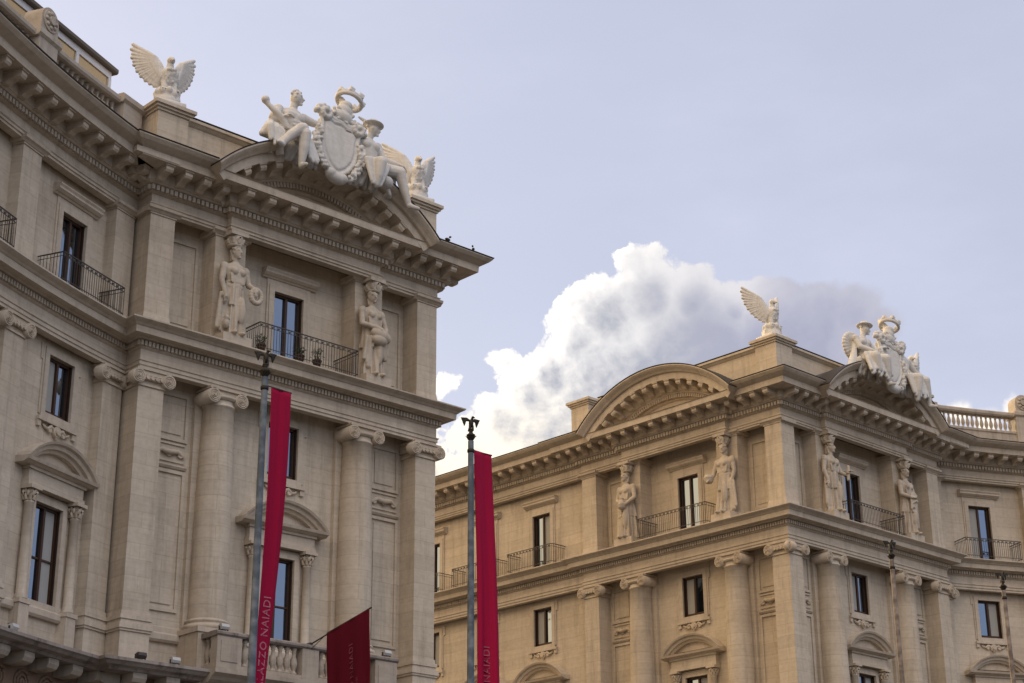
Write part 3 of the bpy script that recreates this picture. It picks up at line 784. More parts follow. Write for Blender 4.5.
def pavilion(root, F, left_pil=True, right_corner=False, broken=True, curve_side=0):
    Pm = lambda x, d, z: tuple(F.P(x, d, z))
    m = MB(); x0 = -HW if left_pil else -6.0; x1 = HW if not right_corner else 6.0
    wall_sheet(m, Pm, x0, x1, 12.4, 29.6, -WD, [ATT, MEZ, LOW], rec=.36)
    link('wall', m.mesh('pavilion_wall', M_WALL), root)
    for k in ('attic', 'mezzanine', 'main'): window(root, F, 0, -WD, k, curtain={'mezzanine': 1, 'main': 2}.get(k, 0) if F is not F_L else 0)
    # corner pilasters, both storeys
    for sx in (-1, 1):
        if sx < 0 and not left_pil:
            W = F.M(-6.3075, 0); m = MB()
            for s2 in (-1, 1):
                m = MB(); volutes(m, s2 * (.515 + .10), 22.72, .26, .005, .20); link('capital_volute', m.mesh('capital_volute', M_ORN), root, W)
            continue
        dep = 1.03 if (sx > 0 and right_corner) else 1.7 if sx * curve_side > 0 else .93; W = F.M(sx * 6.3075, 0)
        p = link('pilaster', cached('giant_pilaster_%.2f' % dep, low_pil(1.03, dep), M_WALL), root, W)
        link('base', cached('giant_pilaster_base_%.2f' % dep, low_pil_base(1.03, dep), M_TRIM), p, W)
        link('capital', cached('giant_pilaster_capital_%.2f' % dep, pil_cap(1.03, dep), M_ORN), p, W)
        p = link('pilaster', cached('attic_pilaster_%.2f' % dep, att_pil(1.03, dep), M_WALL), root, W)
        link('capital', cached('attic_pilaster_capital_%.2f' % dep, att_cap(1.03, dep), M_TRIM), p, W)
    for sx in (-1, 1):
        W = F.M(sx * 3.2, 0)
        c = link('column', cached('column_shaft', col_shaft, M_WALL), root, W)
        link('base', cached('column_base', col_base, M_TRIM), c, W); link('capital', cached('column_capital', col_cap, M_ORN), c, W)
        Wb = F.M(sx * 3.2, -.72); b = link('pilaster', cached('backing_pilaster', lambda: _bx(-.80, .80, -.2, 0, 12.6, 23.0), M_WALL), root, Wb)
        Wc = F.M(sx * 3.3, -.05); b = link('pilaster', cached('figure_pilaster', att_pil(1.36, .86), M_WALL), root, Wc)
        link('capital', cached('figure_pilaster_capital', att_cap(1.36, .86), M_TRIM), b, Wc)
        Wp = F.M(sx * 4.9, -WD)
        link('panel', cached('attic_panel', lambda: panel_mb(-.72, .72, 25.2, 28.75), M_WALL), root, Wp)
        link('panel', cached('upper_panel', lambda: panel_mb(-.72, .72, 21.0, 22.78), M_WALL), root, Wp)
        q = link('panel', cached('tall_panel', lambda: panel_mb(-.72, .72, 14.85, 19.92), M_WALL), root, Wp)
        link('cap_moulding', cached('panel_hood', lambda: hood_panel(.74), M_TRIM), q, Wp)
        link('relief', cached('panel_relief', lambda: relief_mb(.66), M_ORN), root, Wp)
    # plinth course between the pedestals
    m = MB(); m.extrude_x([(-.02, 13.78), (.10, 13.78), (.16, 13.86), (.16, 14.04), (.06, 14.12), (.06, 14.30), (-.02, 14.34)], -6.0, 6.0)
    link('plinth_course', m.mesh('plinth_course', M_TRIM), root, F.M(0, -WD))
    # iron balcony at the attic door
    link('balcony_railing', cached('iron_railing', lambda: railing_mb(2.3, 1.55), M_IRON), root, F.M(0, .66))
    # stone balcony
    m = MB()
    m.extrude_x([(.2, 12.24), (1.0, 12.24), (1.2, 12.34), (1.3, 12.44), (1.48, 12.54), (1.48, 12.69), (.2, 12.71)], -4.0, 4.0)
    for a, b in ((-3.9, -2.9), (2.9, 3.9), (-.36, .36)):
        m.box(a, b, .98, 1.36, 12.712, 13.80)
        if abs(a) > 1 or abs(b) > 1: m.box(a + .15, b - .15, 1.3, 1.385, 12.95, 13.65)
    for a, b in ((-2.9, -.36), (.36, 2.9)): m.box(a, b, 1.0, 1.34, 12.712, 12.86); 
    for sx in (-1, 1): m.box(min(sx * 3.55, sx * 3.88), max(sx * 3.55, sx * 3.88), .405, .98, 12.712, 12.86)
    bal = link('balcony', m.mesh('stone_balcony', M_BALC), root, F.M())
    m = MB(); m.extrude_x([(.94, 13.803), (1.36, 13.803), (1.42, 13.86), (1.42, 13.93), (1.36, 13.98), (.94, 13.98)], -3.96, 3.96)
    for sx in (-1, 1): m.box(min(sx * 3.5, sx * 3.93), max(sx * 3.5, sx * 3.93), .405, .935, 13.803, 13.975)
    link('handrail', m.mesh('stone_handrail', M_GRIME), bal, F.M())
    bm_ = cached('baluster', baluster_mb, M_BALC)
    xs = [-2.9 + .24 + k * .296 for k in range(8)]
    for x in xs + [-q for q in xs]: link('baluster', bm_, bal, F.M(x, 1.17, 12.86) @ Matrix.Diagonal((1.15, 1.15, 1.09, 1)))
    for sx in (-1, 1):
        for d in (.56, .82): link('baluster', bm_, bal, F.M(sx * 3.71, d, 12.86) @ Matrix.Diagonal((1.15, 1.15, 1.09, 1)))
    # pediment
    W = F.M()
    p = link('pediment', cached('pediment_inner', ped_inner, M_TRIM), root, W)
    for e in ((-1, 1) if broken else (0,)):
        link('arched_cornice', cached('pediment_arch_%d' % e, ped_outer(broken, e), M_TRIM), p, W)
        link('flashing', cached('pediment_flashing_%d' % e, ped_flash(broken, e), M_FLASH), p, W)
    link('vaulted_roof', cached('pediment_vault', vault_mb, M_ROOF), p, W)
    mo = cached('modillion_block', lambda: _mod(), M_TRIM)
    n = 13
    for k in range(n):
        a = -PAM * .90 + 2 * PAM * .90 * k / (n - 1)
        x, z = (PR - .66) * math.sin(a), PZC + (PR - .66) * math.cos(a)
        if z - .35 < 30.95: continue
        link('modillion', mo, p, F.M(x, .78, z) @ Matrix.Rotation(a, 4, 'Y'))
    if broken: link('statue_plinth', cached('statue_plinth', statue_plinth, M_TRIM), p, W)
def _bx(*a): m = MB(); m.box(*a); return m
def _mod():
    m = MB(); m.extrude_x([(-.3, -.42), (0, -.42), (.12, -.40), (.22, -.32), (.38, -.26), (.52, -.28), (.64, -.26), (.70, -.18), (.70, -.06), (-.3, -.06)], -.155, .155)
    m.extrude_x([(-.3, -.057), (.75, -.057), (.75, -.002), (-.3, -.002)], -.19, .19)
    return m

def entablatures(root, path0, path1, cyma_paths, ledge_path, dent_top=None):
    m = MB(); m.sweep(path0, MIDE); e = link('entablature', m.mesh('middle_entablature', M_TRIM), root)
    link('dentil_band', dentils(path0, .10, .20, 23.85, 24.03, .155, .095).mesh('fine_dentils', M_TRIM), e)
    m = MB(); m.sweep(path1, TOPE); c = link('cornice', m.mesh('crowning_cornice', M_TRIM), root)
    link('dentil_band', dentils(path1, .16, .28, 29.87, 30.06, .19, .12).mesh('dentils', M_TRIM), c)
    for p in cyma_paths:
        m = MB(); m.sweep(p, CYMA); y = link('gutter_moulding', m.mesh('gutter_moulding', M_TRIM), c)
        m = MB(); m.sweep(p, FLASH); link('flashing', m.mesh('cornice_flashing', M_FLASH), c)
    mo = cached('modillion_block', lambda: _mod(), M_TRIM)
    for x, y, t in along(path1, .40, .93):
        if (Vector((x, y, 0)) - Vector((0, 60, 0))).length > 75 : continue
        link('modillion', mo, c, at_mat(x, y, t, 30.56) @ Matrix.Translation((0, 0, 0)))
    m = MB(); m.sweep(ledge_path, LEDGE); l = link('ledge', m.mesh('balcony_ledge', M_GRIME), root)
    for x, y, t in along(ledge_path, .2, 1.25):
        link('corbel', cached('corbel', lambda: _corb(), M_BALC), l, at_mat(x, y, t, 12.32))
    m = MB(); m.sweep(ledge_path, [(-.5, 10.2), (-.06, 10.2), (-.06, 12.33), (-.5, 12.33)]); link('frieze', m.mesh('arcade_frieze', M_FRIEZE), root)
    m = MB(); m.sweep(ledge_path, [(-.5, -.1), (.02, -.1), (.02, 10.0), (.16, 10.02), (.16, 10.18), (-.5, 10.2)]); link('arcade_wall', m.mesh('arcade_wall', M_WALL), root)
def _corb():
    m = MB(); m.extrude_x([(-.3, -.36), (.25, -.36), (.42, -.30), (.50, -.18), (.50, -.005), (-.3, -.005)], -.26, .26); return m

F_L_path0, F_L_path1 = path_L(False), path_L(True)
SP = 5.12
entablatures(PAL_L, F_L_path0, F_L_path1, [arc_pts('L', TE, T0) + [F_L.xy(-HW), F_L.xy(-SP)], [F_L.xy(SP), F_L.xy(HW), F_L.xy(HW, -SIDE)]], F_L_path0)
R0, R1 = path_R(False), path_R(True)
entablatures(PAL_R, R0, R1, [[F_S.xy(-SIDE, -WING), F_S.xy(-HW, -WING), F_S.xy(-HW), F_S.xy(-SP)], [F_S.xy(SP), F_S.xy(HW), F_R.xy(-SP)], [F_R.xy(SP), F_R.xy(HW)] + arc_pts('R', T0, TE)], R0)

pavilion(PAL_L, F_L, True, False, True, -1)
pavilion(PAL_R, F_S, True, True, False)
pavilion(PAL_R, F_R, False, False, True, 1)

# --- curved wings
def curved_wing(root, side, shift):
    sg = -1 if side == 'L' else 1; sgn = sg
    # wall: x runs left to right as seen; on the left palace t decreases to the right
    def P(x, d, z):
        t = x * sg; a = arc_xy(side, t, d); return (a[0], a[1], z)
    wins = [2.05 + shift + 6.3 * k for k in range(4)]; pils = [-.28, 5.2 + shift, 11.5 + shift, 17.8 + shift]
    holes = []
    for t in wins:
        for h in (ATT, MEZ, LOW): holes.append((sg * t + h[0], sg * t + h[1], h[2], h[3]))
    x0, x1 = sorted((sg * (T0 - .3), sg * TE))
    m = MB(); wall_sheet(m, P, x0, x1, 12.4, 29.6, -.45, holes, step=1.5, rec=.36); link('wall', m.mesh('curved_wall', M_WALL), root)
    for i, t in enumerate(wins):
        F = arc_frame(side, t)
        for k in ('attic', 'mezzanine', 'main'):
            cu = {('L', 0, 'mezzanine'): 1, ('L', 0, 'main'): 2, ('R', 0, 'mezzanine'): 2, ('R', 0, 'attic'): 1}.get((side, i, k), 0)
            window(root, F, 0, -.45, k, cu)
        link('balcony_railing', cached('iron_railing_small', lambda: railing_mb(1.75, 1.1), M_IRON), root, F.M(0, .66))
    for t in pils:
        F = arc_frame(side, t); W = F.M(0, 0)
        p = link('pilaster', cached('giant_pilaster_wing', low_pil(1.05, .55), M_WALL), root, W)
        link('base', cached('giant_pilaster_base_wing', low_pil_base(1.05, .55), M_TRIM), p, W); link('capital', cached('giant_pilaster_capital_wing', pil_cap(1.05, .55), M_ORN), p, W)
        p = link('pilaster', cached('attic_pilaster_wing', att_pil(1.05, .55), M_WALL), root, W); link('capital', cached('attic_pilaster_capital_wing', att_cap(1.05, .55), M_TRIM), p, W)
    ap = arc_pts(side, TE, T0) if side == 'L' else arc_pts(side, T0, TE)
    m = MB(); m.sweep(ap, [(-.5, 13.78), (-.33, 13.78), (-.27, 13.86), (-.27, 14.04), (-.37, 14.12), (-.37, 14.30), (-.5, 14.34)]); link('plinth_course', m.mesh('plinth_course', M_TRIM), root)
    # roof balustrade
    m = MB(); m.sweep(ap, [(-.75, 31.1), (-.12, 31.1), (-.12, 32.25), (-.06, 32.30), (-.06, 32.42), (-.75, 32.44)]); b = link('balustrade', m.mesh('balustrade_plinth', M_BALC), root)
    m = MB(); m.sweep(ap, [(-.62, 33.30), (-.14, 33.30), (-.08, 33.38), (-.08, 33.52), (-.14, 33.58), (-.62, 33.60)]); link('handrail', m.mesh('balustrade_handrail', M_BALC), b)
    piers = [-.2, 5.75 + shift * .5, 12.0 + shift]
    if side == 'L': piers = [-.2, 4.95, 11.3]
    bm_ = cached('roof_baluster', baluster_mb, M_BALC)
    for a, c in zip(piers[:-1], piers[1:]):
        n = int((c - a - 1.2) / .30)
        for k in range(n):
            F = arc_frame(side, a + .6 + (c - a - 1.2) * (k + .5) / n); link('baluster', bm_, b, F.M(0, -.38, 32.44))
    for i, t in enumerate(piers):
        F = arc_frame(side, t); W = F.M(0, 0)
        p = link('pier', cached('balustrade_pier', lambda: _pier(), M_BALC), root, W)
        if i: link('carved_finial', cached('carved_finial', lambda: _fin(), M_BALC), p, W)
    # carved roundels on the frieze under the ledge
    if side == 'L':
        for k in range(9):
            F = arc_frame(side, .6 + k * 1.25); m = cached('roundel', lambda: _roun(), M_FRIEZE); link('roundel', m, root, F.M(0, -.06, 11.55))
def _pier():
    m = MB(); m.box(-.55, .55, -.85, .02, 31.1, 33.30); m.extrude_x([(-.9, 33.303), (.02, 33.303), (.12, 33.40), (.12, 33.60), (.04, 33.66), (-.9, 33.66)], -.66, .66); return m
def _fin():
    # low round-topped block with a carved boss on its front
    m = MB(); n = 14; pr = [(-.50, 33.663)] + [(-.50 * math.cos(PI * k / n), 34.15 + .50 * math.sin(PI * k / n)) for k in range(n + 1)] + [(.50, 33.663)]
    f = [(x, -.0, z) for x, z in pr]; b = [(x, .75, z) for x, z in pr]
    m.quad(f, pr); m.quad(b[::-1], pr[::-1])
    for k in range(len(pr)): j = (k + 1) % len(pr); m.quad([f[k], b[k], b[j], f[j]], [(0, 0), (.75, 0), (.75, .2), (0, .2)])
    for k in range(8): a = k * PI / 4; m.lathe([(0, -.1), (.1, -.06), (.12, 0), (.1, .06), (0, .1)], .27 * math.cos(a), .0, 8, 34.15 + .27 * math.sin(a))
    m.cyl_d(0, 34.15, .42, 0, .05, 20); m.cyl_d(0, 34.15, .16, .05, .14, 12)
    return m
def _roun():
    m = MB(); n = 20
    for r, w in ((.36, .05), (.22, .05), (.08, .06)): m.tube([(r * math.cos(2 * PI * k / n), -.02, r * math.sin(2 * PI * k / n)) for k in range(n + 1)], w, 6)
    return m
curved_wing(PAL_L, 'L', 0.0)
curved_wing(PAL_R, 'R', 0.75)

# --- street wing of the farther palace
def street_wing():
    F = F_S; d = -WING - .45; xs = [-10.5, -15.1, -19.7, -24.3, -28.9, -33.5]
    holes = [(x + h[0], x + h[1], h[2], h[3]) for x in xs for h in (ATT, MEZ, LOW)]
    m = MB(); wall_sheet(m, lambda x, dd, z: tuple(F.P(x, dd, z)), -SIDE, -HW + .3, 12.4, 29.6, d, holes, rec=.36); link('wall', m.mesh('street_wall', M_WALL), PAL_R)
    for i, x in enumerate(xs):
        for k in ('attic', 'mezzanine', 'main'): window(PAL_R, F, x, d, k, 2 if (i, k) in ((0, 'attic'), (2, 'mezzanine')) else 1 if (i, k) in ((0, 'mezzanine'), (2, 'attic')) else 0)
        link('balcony_railing', cached('iron_railing_small', lambda: railing_mb(1.75, 1.1), M_IRON), PAL_R, F.M(x, .5))
street_wing()

for r_, F_, sg_ in ((PAL_L, F_L, -1), (PAL_R, F_R, 1)):     # soffit block in the angle where pavilion and curve meet
    m = MB(); x_ = sorted((sg_ * 6.5, sg_ * 8.3)); m.box(x_[0], x_[1], -.3, 1.25, 30.6, 30.82); link('soffit_block', m.mesh('soffit_block', M_TRIM), r_, F_.M())

# --- attic parapets, pedestals and roofs
def parapet(root, F, x0, x1):
    m = MB(); m.extrude_x([(-.9, 31.1), (-.16, 31.1), (-.16, 33.12), (-.10, 33.16), (-.02, 33.24), (.04, 33.27), (.04, 33.38), (-.9, 33.42)], x0, x1)
    p = link('parapet', m.mesh('attic_parapet', M_WALL), root, F.M())
    m = MB(); m.box(x0, x1, -.9, .055, 33.421, 33.45); link('flashing', m.mesh('parapet_flashing', M_FLASH), p, F.M())
def pedestal(root, F, x):
    W = F.M(x, -.70)
    p = link('pedestal', cached('eagle_pedestal', lambda: _ped(), M_WALL), root, W); link('cap_moulding', cached('eagle_pedestal_cap', lambda: _pedcap(), M_TRIM), p, W)
def _ped(): m = MB(); m.box(-.66, .66, -.66, .66, 31.1, 33.30); return m
def _pedcap():
    m = MB(); m.box(-.72, .72, -.72, .72, 33.303, 33.40); m.box(-.80, .80, -.80, .80, 33.403, 33.50); m.box(-.88, .88, -.88, .88, 33.503, 33.64); return m
parapet(PAL_L, F_L, -5.48, 5.48); pedestal(PAL_L, F_L, -6.14); pedestal(PAL_L, F_L, 6.14)
parapet(PAL_R, F_S, -5.48, 5.48); pedestal(PAL_R, F_S, -6.9); pedestal(PAL_R, F_S, 6.14)
parapet(PAL_R, F_R, -5.48, 5.48); pedestal(PAL_R, F_R, 6.14)
def roof(root, pts, z):
    bm = bmesh.new(); f = bm.faces.new([bm.verts.new((p[0], p[1], z)) for p in pts]); bmesh.ops.triangulate(bm, faces=[f])
    me = bpy.data.meshes.new('flat_roof'); bm.to_mesh(me); bm.free(); me.uv_layers.new(name='UVMap'); me.materials.append(M_ROOF); link('roof', me, root)
roof(PAL_L, [arc_xy('L', t, -.35) for t in (TE, 20, 15, 10, 5, T0)] + [F_L.xy(-HW, -.3), F_L.xy(HW - .4, -.3), F_L.xy(HW - .4, -SIDE), F_L.xy(-28, -SIDE)], 31.24)
roof(PAL_R, [F_S.xy(-SIDE, -.5), F_S.xy(HW - .4, -.5), F_R.xy(HW, -.4)] + [arc_xy('R', t, -.35) for t in (T0, 5, 10, 15, 20, TE)] + [F_R.xy(28, -SIDE), F_S.xy(-SIDE, -30)], 31.24)
def upper_storey(root, F):
    # set-back attic block behind the parapet
    m = MB(); m.box(-5.2, 5.2, -9, -1.2, 31.2, 33.2); link('attic_block', m.mesh('attic_block', M_ROOF), root, F.M())
for r, F in ((PAL_L, F_L), (PAL_R, F_S), (PAL_R, F_R)): upper_storey(r, F)

# ------------------------------------------------------------------ glazed roof room behind the balustrade
def sunroom():
    root = bpy.data.objects.new('rooftop_sunroom', None); COL.objects.link(root)
    F = arc_frame('L', 3.4); W0 = F.M(0, -2.3, 31.3); root.matrix_world = W0; WM[root.name] = W0
    tag(root, 'glazed white framed room with a dark flat roof behind the left palace balustrade', 'roof room')
    W = F.M(0, -2.3)
    a, b = -8.0, 5.45; n = 6
    m = MB(); m.box(a, b, -4, 0, 31.3, 33.35); link('base_wall', m.mesh('sunroom_base', M_WHITE), root, W)
    m = MB(); m.extrude_x([(-4.3, 36.3), (.12, 36.3), (.18, 36.36), (.18, 36.50), (-4.3, 36.56)], a - .3, b + .2); link('roof', m.mesh('sunroom_roof', M_SOFF), root, W)
    m = MB(); m.box(a, b, -.12, 0, 36.02, 36.3); m.box(b - .12, b, -4, -.12, 35.95, 36.3); m.box(a, b, -4.1, -4.0, 35.95, 36.3)
    st = (b - a) / n
    for k in range(n + 1):
        x = a + k * st; x = min(max(x, a + .09), b - .09); m.box(x - .09, x + .09, -.14, .01, 33.35, 36.02)
    for d in (-4.05,): 
        for k in range(n + 1): x = min(max(a + k * st, a + .09), b - .09); m.box(x - .06, x + .06, d - .06, d + .06, 33.35, 35.95)
    link('frame', m.mesh('sunroom_frame', M_WHITE), root, W)
    for k in range(n):
        m = MB(); m.box(a + k * st + .09, a + (k + 1) * st - .09, -.08, -.05, 33.352, 36.02); link('pane', m.mesh('sunroom_pane', M_CLEAR), root, W)
    m = MB(); m.box(b - .08, b - .05, -3.9, -.14, 33.352, 35.95); link('pane', m.mesh('sunroom_side_pane', M_CLEAR), root, W)
sunroom()

# ------------------------------------------------------------------ sculpture
def drape_rings(z0, z1, rx0, ry0, rx1, ry1, folds=13, amp=.07, n=64, cx=0, cd=0, seed=0, levels=16, sway=0.0):
    R = random.Random(seed); ph = [R.uniform(0, 6.28) for _ in range(4)]; out = []
    for i in range(levels + 1):
        f = i / levels; z = z0 + (z1 - z0) * f; rx = rx0 + (rx1 - rx0) * f; ry = ry0 + (ry1 - ry0) * f; ring = []
        for k in range(n):
            a = 2 * PI * k / n
            w = amp * (1 - .75 * f) * (.6 * math.sin(folds * a + ph[0] + 1.2 * f) + .4 * math.sin((folds * 1.7 // 1) * a + ph[1] - f) + .35 * math.sin(5 * a + ph[2] + 2 * f))
            ring.append((cx + sway * f + (rx + w) * math.cos(a), cd + (ry + w) * math.sin(a), z))
        out.append(ring)
    return out
def head(s, c, r=.25, face=(0, 1), tilt=0.0, hair='short'):
    # c = head centre; face = direction looked at in (x, out)
    l = math.hypot(*face); fx, fd = face[0] / l, face[1] / l
    def q(side, fwd, up): return (c[0] + fx * fwd * r + fd * side * r, c[1] + fd * fwd * r - fx * side * r, c[2] + up * r)
    ang = math.atan2(-fx, fd)
    s.ell(c, (r * .78, r * .92, r * 1.12), (0, 0, -ang if False else 0)); s.ell(q(0, .28, -.35), (r * .58, r * .58, r * .78))
    s.ell(q(0, .75, -.95), (r * .24, r * .24, r * .2))                                  # chin
    s.cap(q(0, .88, .15), q(0, 1.12, -.25), r * .10, r * .17)                          # nose
    s.ell(q(0, .86, -.55), (r * .26, r * .16, r * .09))                                # mouth
    s.cap(q(-.45, .78, .28), q(.45, .78, .28), r * .15, r * .15)                       # brow
    for e in (-.82, .82): s.ell(q(e, 0, -.05), (r * .14, r * .2, r * .26))             # ears
    R = random.Random(int(c[0] * 100) + int(c[2] * 37))
    for k in range(34):                                                                # curls
        a = R.uniform(0, 2 * PI); e = R.uniform(.15, 1.5)
        x, y, z = math.cos(e) * math.cos(a), math.cos(e) * math.sin(a), math.sin(e)
        if y > .45 and z < .62: continue
        s.ell(q(x * .85, y * .95 - .06, z * 1.08 + .12), (r * .24,) * 3, sub=2)
    if hair == 'long':
        s.cap(q(0, -.75, .1), q(0, -.85, -1.0), r * .55, r * .42); s.cap(q(-.6, -.4, -.2), q(-.6, -.3, -1.2), r * .3, r * .2); s.cap(q(.6, -.4, -.2), q(.6, -.3, -1.2), r * .3, r * .2)
def hand(s, w, dirv, r=.11, curl=.5, palm=(0, 0, -1)):
    # palm plus four bent fingers and a thumb, w = wrist, dirv = pointing direction (x, out, z)
    d = Vector(dirv).normalized(); p = Vector(palm); p = (p - d * p.dot(d)).normalized(); sd = d.cross(p); w = Vector(w)
    c = w + d * r * 1.1; s.cap(w, c + d * r * .5, r * .62, r * .72)
    for k in range(4):
        b = c + d * r * .8 + sd * r * (.62 - .42 * k); L = r * (1.0, 1.2, 1.15, .85)[k]
        m1 = b + (d * (1 - curl * .5) + p * curl * .6).normalized() * L; m2 = m1 + (d * (1 - curl) + p * curl).normalized() * L * .8
        s.chain([(b, r * .24), (m1, r * .21), (m2, r * .17)])
    t = w + d * r * .5 + sd * r * .7; s.chain([(t, r * .26), (t + (d + sd * .7 + p * .5).normalized() * r * .9, r * .23), (t + (d * 1.3 + sd * .4 + p).normalized() * r * 1.6, r * .18)])

def caryatid(kind):
    # draped standing figure 3.75 m tall, feet at z = 0, out = towards the viewer
    s = SC(); sw = {'wreath': .05, 'bundle': -.05, 'basket': .06, 'sheaf': -.04, 'scroll': .05, 'jar': -.06}[kind]; sd = hash_(kind)
    s.loft(drape_rings(0.0, 2.05, .50, .40, .36, .28, 12, .13, seed=sd, sway=sw))
    s.loft(drape_rings(1.2, 2.15, .46, .36, .37, .29, 9, .09, seed=sd + 1, cx=sw * .8))      # overfold of the tunic
    s.ell((sw + .16, .34, 1.05), (.17, .16, .55)); s.ell((sw + .15, .36, 1.2), (.15, .14, .16))  # bent knee pressing the cloth
    s.ell((sw, 0, 2.0), (.43, .31, .22)); s.loft([[(sw + rx * math.cos(2 * PI * k / 28), ry * math.sin(2 * PI * k / 28) + dd, z) for k in range(28)] for z, rx, ry, dd in ((2.0, .37, .28, 0), (2.2, .34, .26, .02), (2.45, .39, .28, .03), (2.68, .46, .28, .02), (2.85, .43, .23, 0), (2.96, .24, .18, 0), (3.02, .14, .14, .02))])
    for e in (-1, 1): s.ell((sw + e * .17, .25, 2.58), (.15, .13, .15)); s.ell((sw + e * .46, 0, 2.80), (.16, .16, .16))
    for k in range(9):                                                                # bodice folds
        x = sw - .32 + .08 * k; s.cap((x, .26, 2.55 - .1 * abs(k - 4) / 4), (x * .85 + sw * .1, .27, 2.12), .03, .035)
    for k in range(10): a = 2 * PI * k / 10; s.cap((sw + .36 * math.cos(a), .28 * math.sin(a), 2.17), (sw + .36 * math.cos(a + .63), .28 * math.sin(a + .63), 2.17), .045, .045)   # belt
    s.cap((sw, .02, 2.9), (sw, .05, 3.22), .135, .125); head(s, (sw, .08, 3.40), .235, (.25 if sw > 0 else -.2, 1), hair='long')
    def arm(e, el, ha, dv, curl=.6, palm=(0, -.3, -1)):
        s.chain([((sw + e * .47, 0, 2.80), .145), (el, .115), (ha, .085)]); s.ell((sw + e * .48, .02, 2.72), (.17, .16, .22)); hand(s, ha, dv, .115, curl, palm)
    def rod_cloth(p0, p1, r=.09, n=5, sd=3):
        R = random.Random(sd)
        for k in range(n): o = R.uniform(-.12, .12); s.cap((p0[0] + o, p0[1] + R.uniform(-.06, .06), p0[2]), (p1[0] + o * 1.3, p1[1], p1[2] + R.uniform(-.15, .2)), r * .7, r)
    if kind == 'wreath':
        arm(-1, (-.56, .10, 2.15), (-.50, .28, 1.62), (.05, .3, -1), .6)
        arm(1, (.62, .12, 2.22), (.62, .48, 1.98), (.2, .5, -.7), .8)
        n = 16
        for k in range(n): a = 2 * PI * k / n; s.ell((.70 + .23 * math.cos(a), .52, 1.70 + .27 * math.sin(a)), (.10, .10, .10), sub=2)
        rod_cloth((-.50, .15, 1.6), (-.52, .1, .35))
        s.ell((-.42, .3, .42), (.13, .15, .2)); s.ell((-.42, .36, .62), (.1, .1, .12))
    elif kind == 'bundle':
        arm(-1, (-.62, .15, 2.15), (-.10, .50, 1.98), (1, .1, -.15), .7); arm(1, (.58, .12, 2.15), (.30, .48, 1.86), (-.9, .2, -.2), .7)
        s.ell((.12, .42, 1.72), (.50, .24, .26), (0, .2, 0)); s.ell((.02, .46, 1.5), (.36, .2, .22))
        rod_cloth((.46, .36, 1.75), (.40, .3, .95), n=6); rod_cloth((-.36, .3, 1.6), (-.42, .25, .5), n=6, sd=5)
    elif kind == 'basket':
        arm(-1, (-.60, .15, 2.15), (-.46, .48, 1.85), (-.1, .8, -.2), .7); arm(1, (.62, .0, 2.15), (.52, .15, 1.55), (-.05, .2, -1), .5)
        s.loft([[(-.56 + r * math.cos(2 * PI * k / 20), .58 + r * math.sin(2 * PI * k / 20), z) for k in range(20)] for z, r in ((1.62, .16), (1.7, .22), (1.9, .27), (1.95, .25))])
        for k in range(7): s.ell((-.56 + .15 * math.cos(k), .58 + .15 * math.sin(k), 1.98), (.09, .09, .09), sub=2)
        rod_cloth((.52, .15, 1.6), (.56, .12, .25), n=8, sd=8)
    elif kind == 'sheaf':
        arm(-1, (-.60, .12, 2.15), (-.22, .48, 1.95), (.9, .2, .2), .7); arm(1, (.60, .12, 2.15), (.24, .46, 1.78), (-.9, .2, .1), .7)
        for k in range(9): s.cap((-.06 + .05 * k - .2, .44, 1.5 - .04 * abs(k - 4)), (.10 + .06 * k - .25, .40, 2.28 - .03 * abs(k - 4)), .05, .06)
        rod_cloth((.44, .2, 1.8), (.50, .15, .4), n=5, sd=4)
    elif kind == 'scroll':
        arm(-1, (-.58, .05, 2.12), (-.50, .2, 1.58), (0, .2, -1), .5); arm(1, (.64, .15, 2.2), (.66, .5, 2.02), (.1, .6, .5), .7)
        s.cap((.68, .58, 1.75), (.72, .60, 2.42), .085, .085); rod_cloth((-.48, .1, 1.8), (-.52, .1, .3), n=7, sd=6)
    else:
        arm(-1, (-.60, .14, 2.16), (-.14, .48, 1.90), (.9, .2, 0), .7); arm(1, (.60, .14, 2.16), (.16, .5, 1.74), (-.9, .2, .1), .7)
        s.loft([[(.02 + r * math.cos(2 * PI * k / 20), .50 + r * math.sin(2 * PI * k / 20), z) for k in range(20)] for z, r in ((1.5, .1), (1.6, .2), (1.8, .24), (1.95, .15), (2.05, .11), (2.12, .15))])
        rod_cloth((-.42, .2, 1.8), (-.48, .15, .3), n=6, sd=9)
    for e in (-1, 1): s.ell((sw * .2 + e * .17, .46, .06), (.11, .22, .09))             # feet
    return s.bake('statue_' + kind, M_CARY, .024, 0)
def hash_(k): return sum(ord(c) for c in k)
def place_caryatid(F, x, kind, label):
    W = F.M(x, .22, 24.98)
    o = link('caryatid_statue', caryatid(kind), None, W); tag(o, label, 'statue', 'caryatids of the attic storeys')
    m = MB(); m.box(-.62, .62, -.4, .5, -.33, .0); link('plinth', cached('caryatid_plinth', lambda: m, M_CARY), o, W)
    m = MB(); m.lathe([(.0, 3.62), (.26, 3.62), (.30, 3.70), (.26, 3.74), (.28, 3.86), (.33, 4.02), (0, 4.03)], 0, -.0, 16); m.box(-.38, .38, -.4, .34, 4.033, 4.19)
    for k in range(8): a = k * PI / 4; m.tube([(.25 * math.cos(a), .25 * math.sin(a), 3.74), (.31 * math.cos(a), .31 * math.sin(a), 3.90), (.36 * math.cos(a), .36 * math.sin(a), 3.95)], [.07, .07, .04], 6)
    link('capital', cached('caryatid_capital', lambda: m, M_CARY), o, W)
place_caryatid(F_L, -3.3, 'wreath', 'draped stone caryatid holding a ring-shaped wreath at her hip, left of the nearer attic balcony')
place_caryatid(F_L, 3.3, 'bundle', 'draped stone caryatid clasping a cloth bundle in both arms, right of the nearer attic balcony')
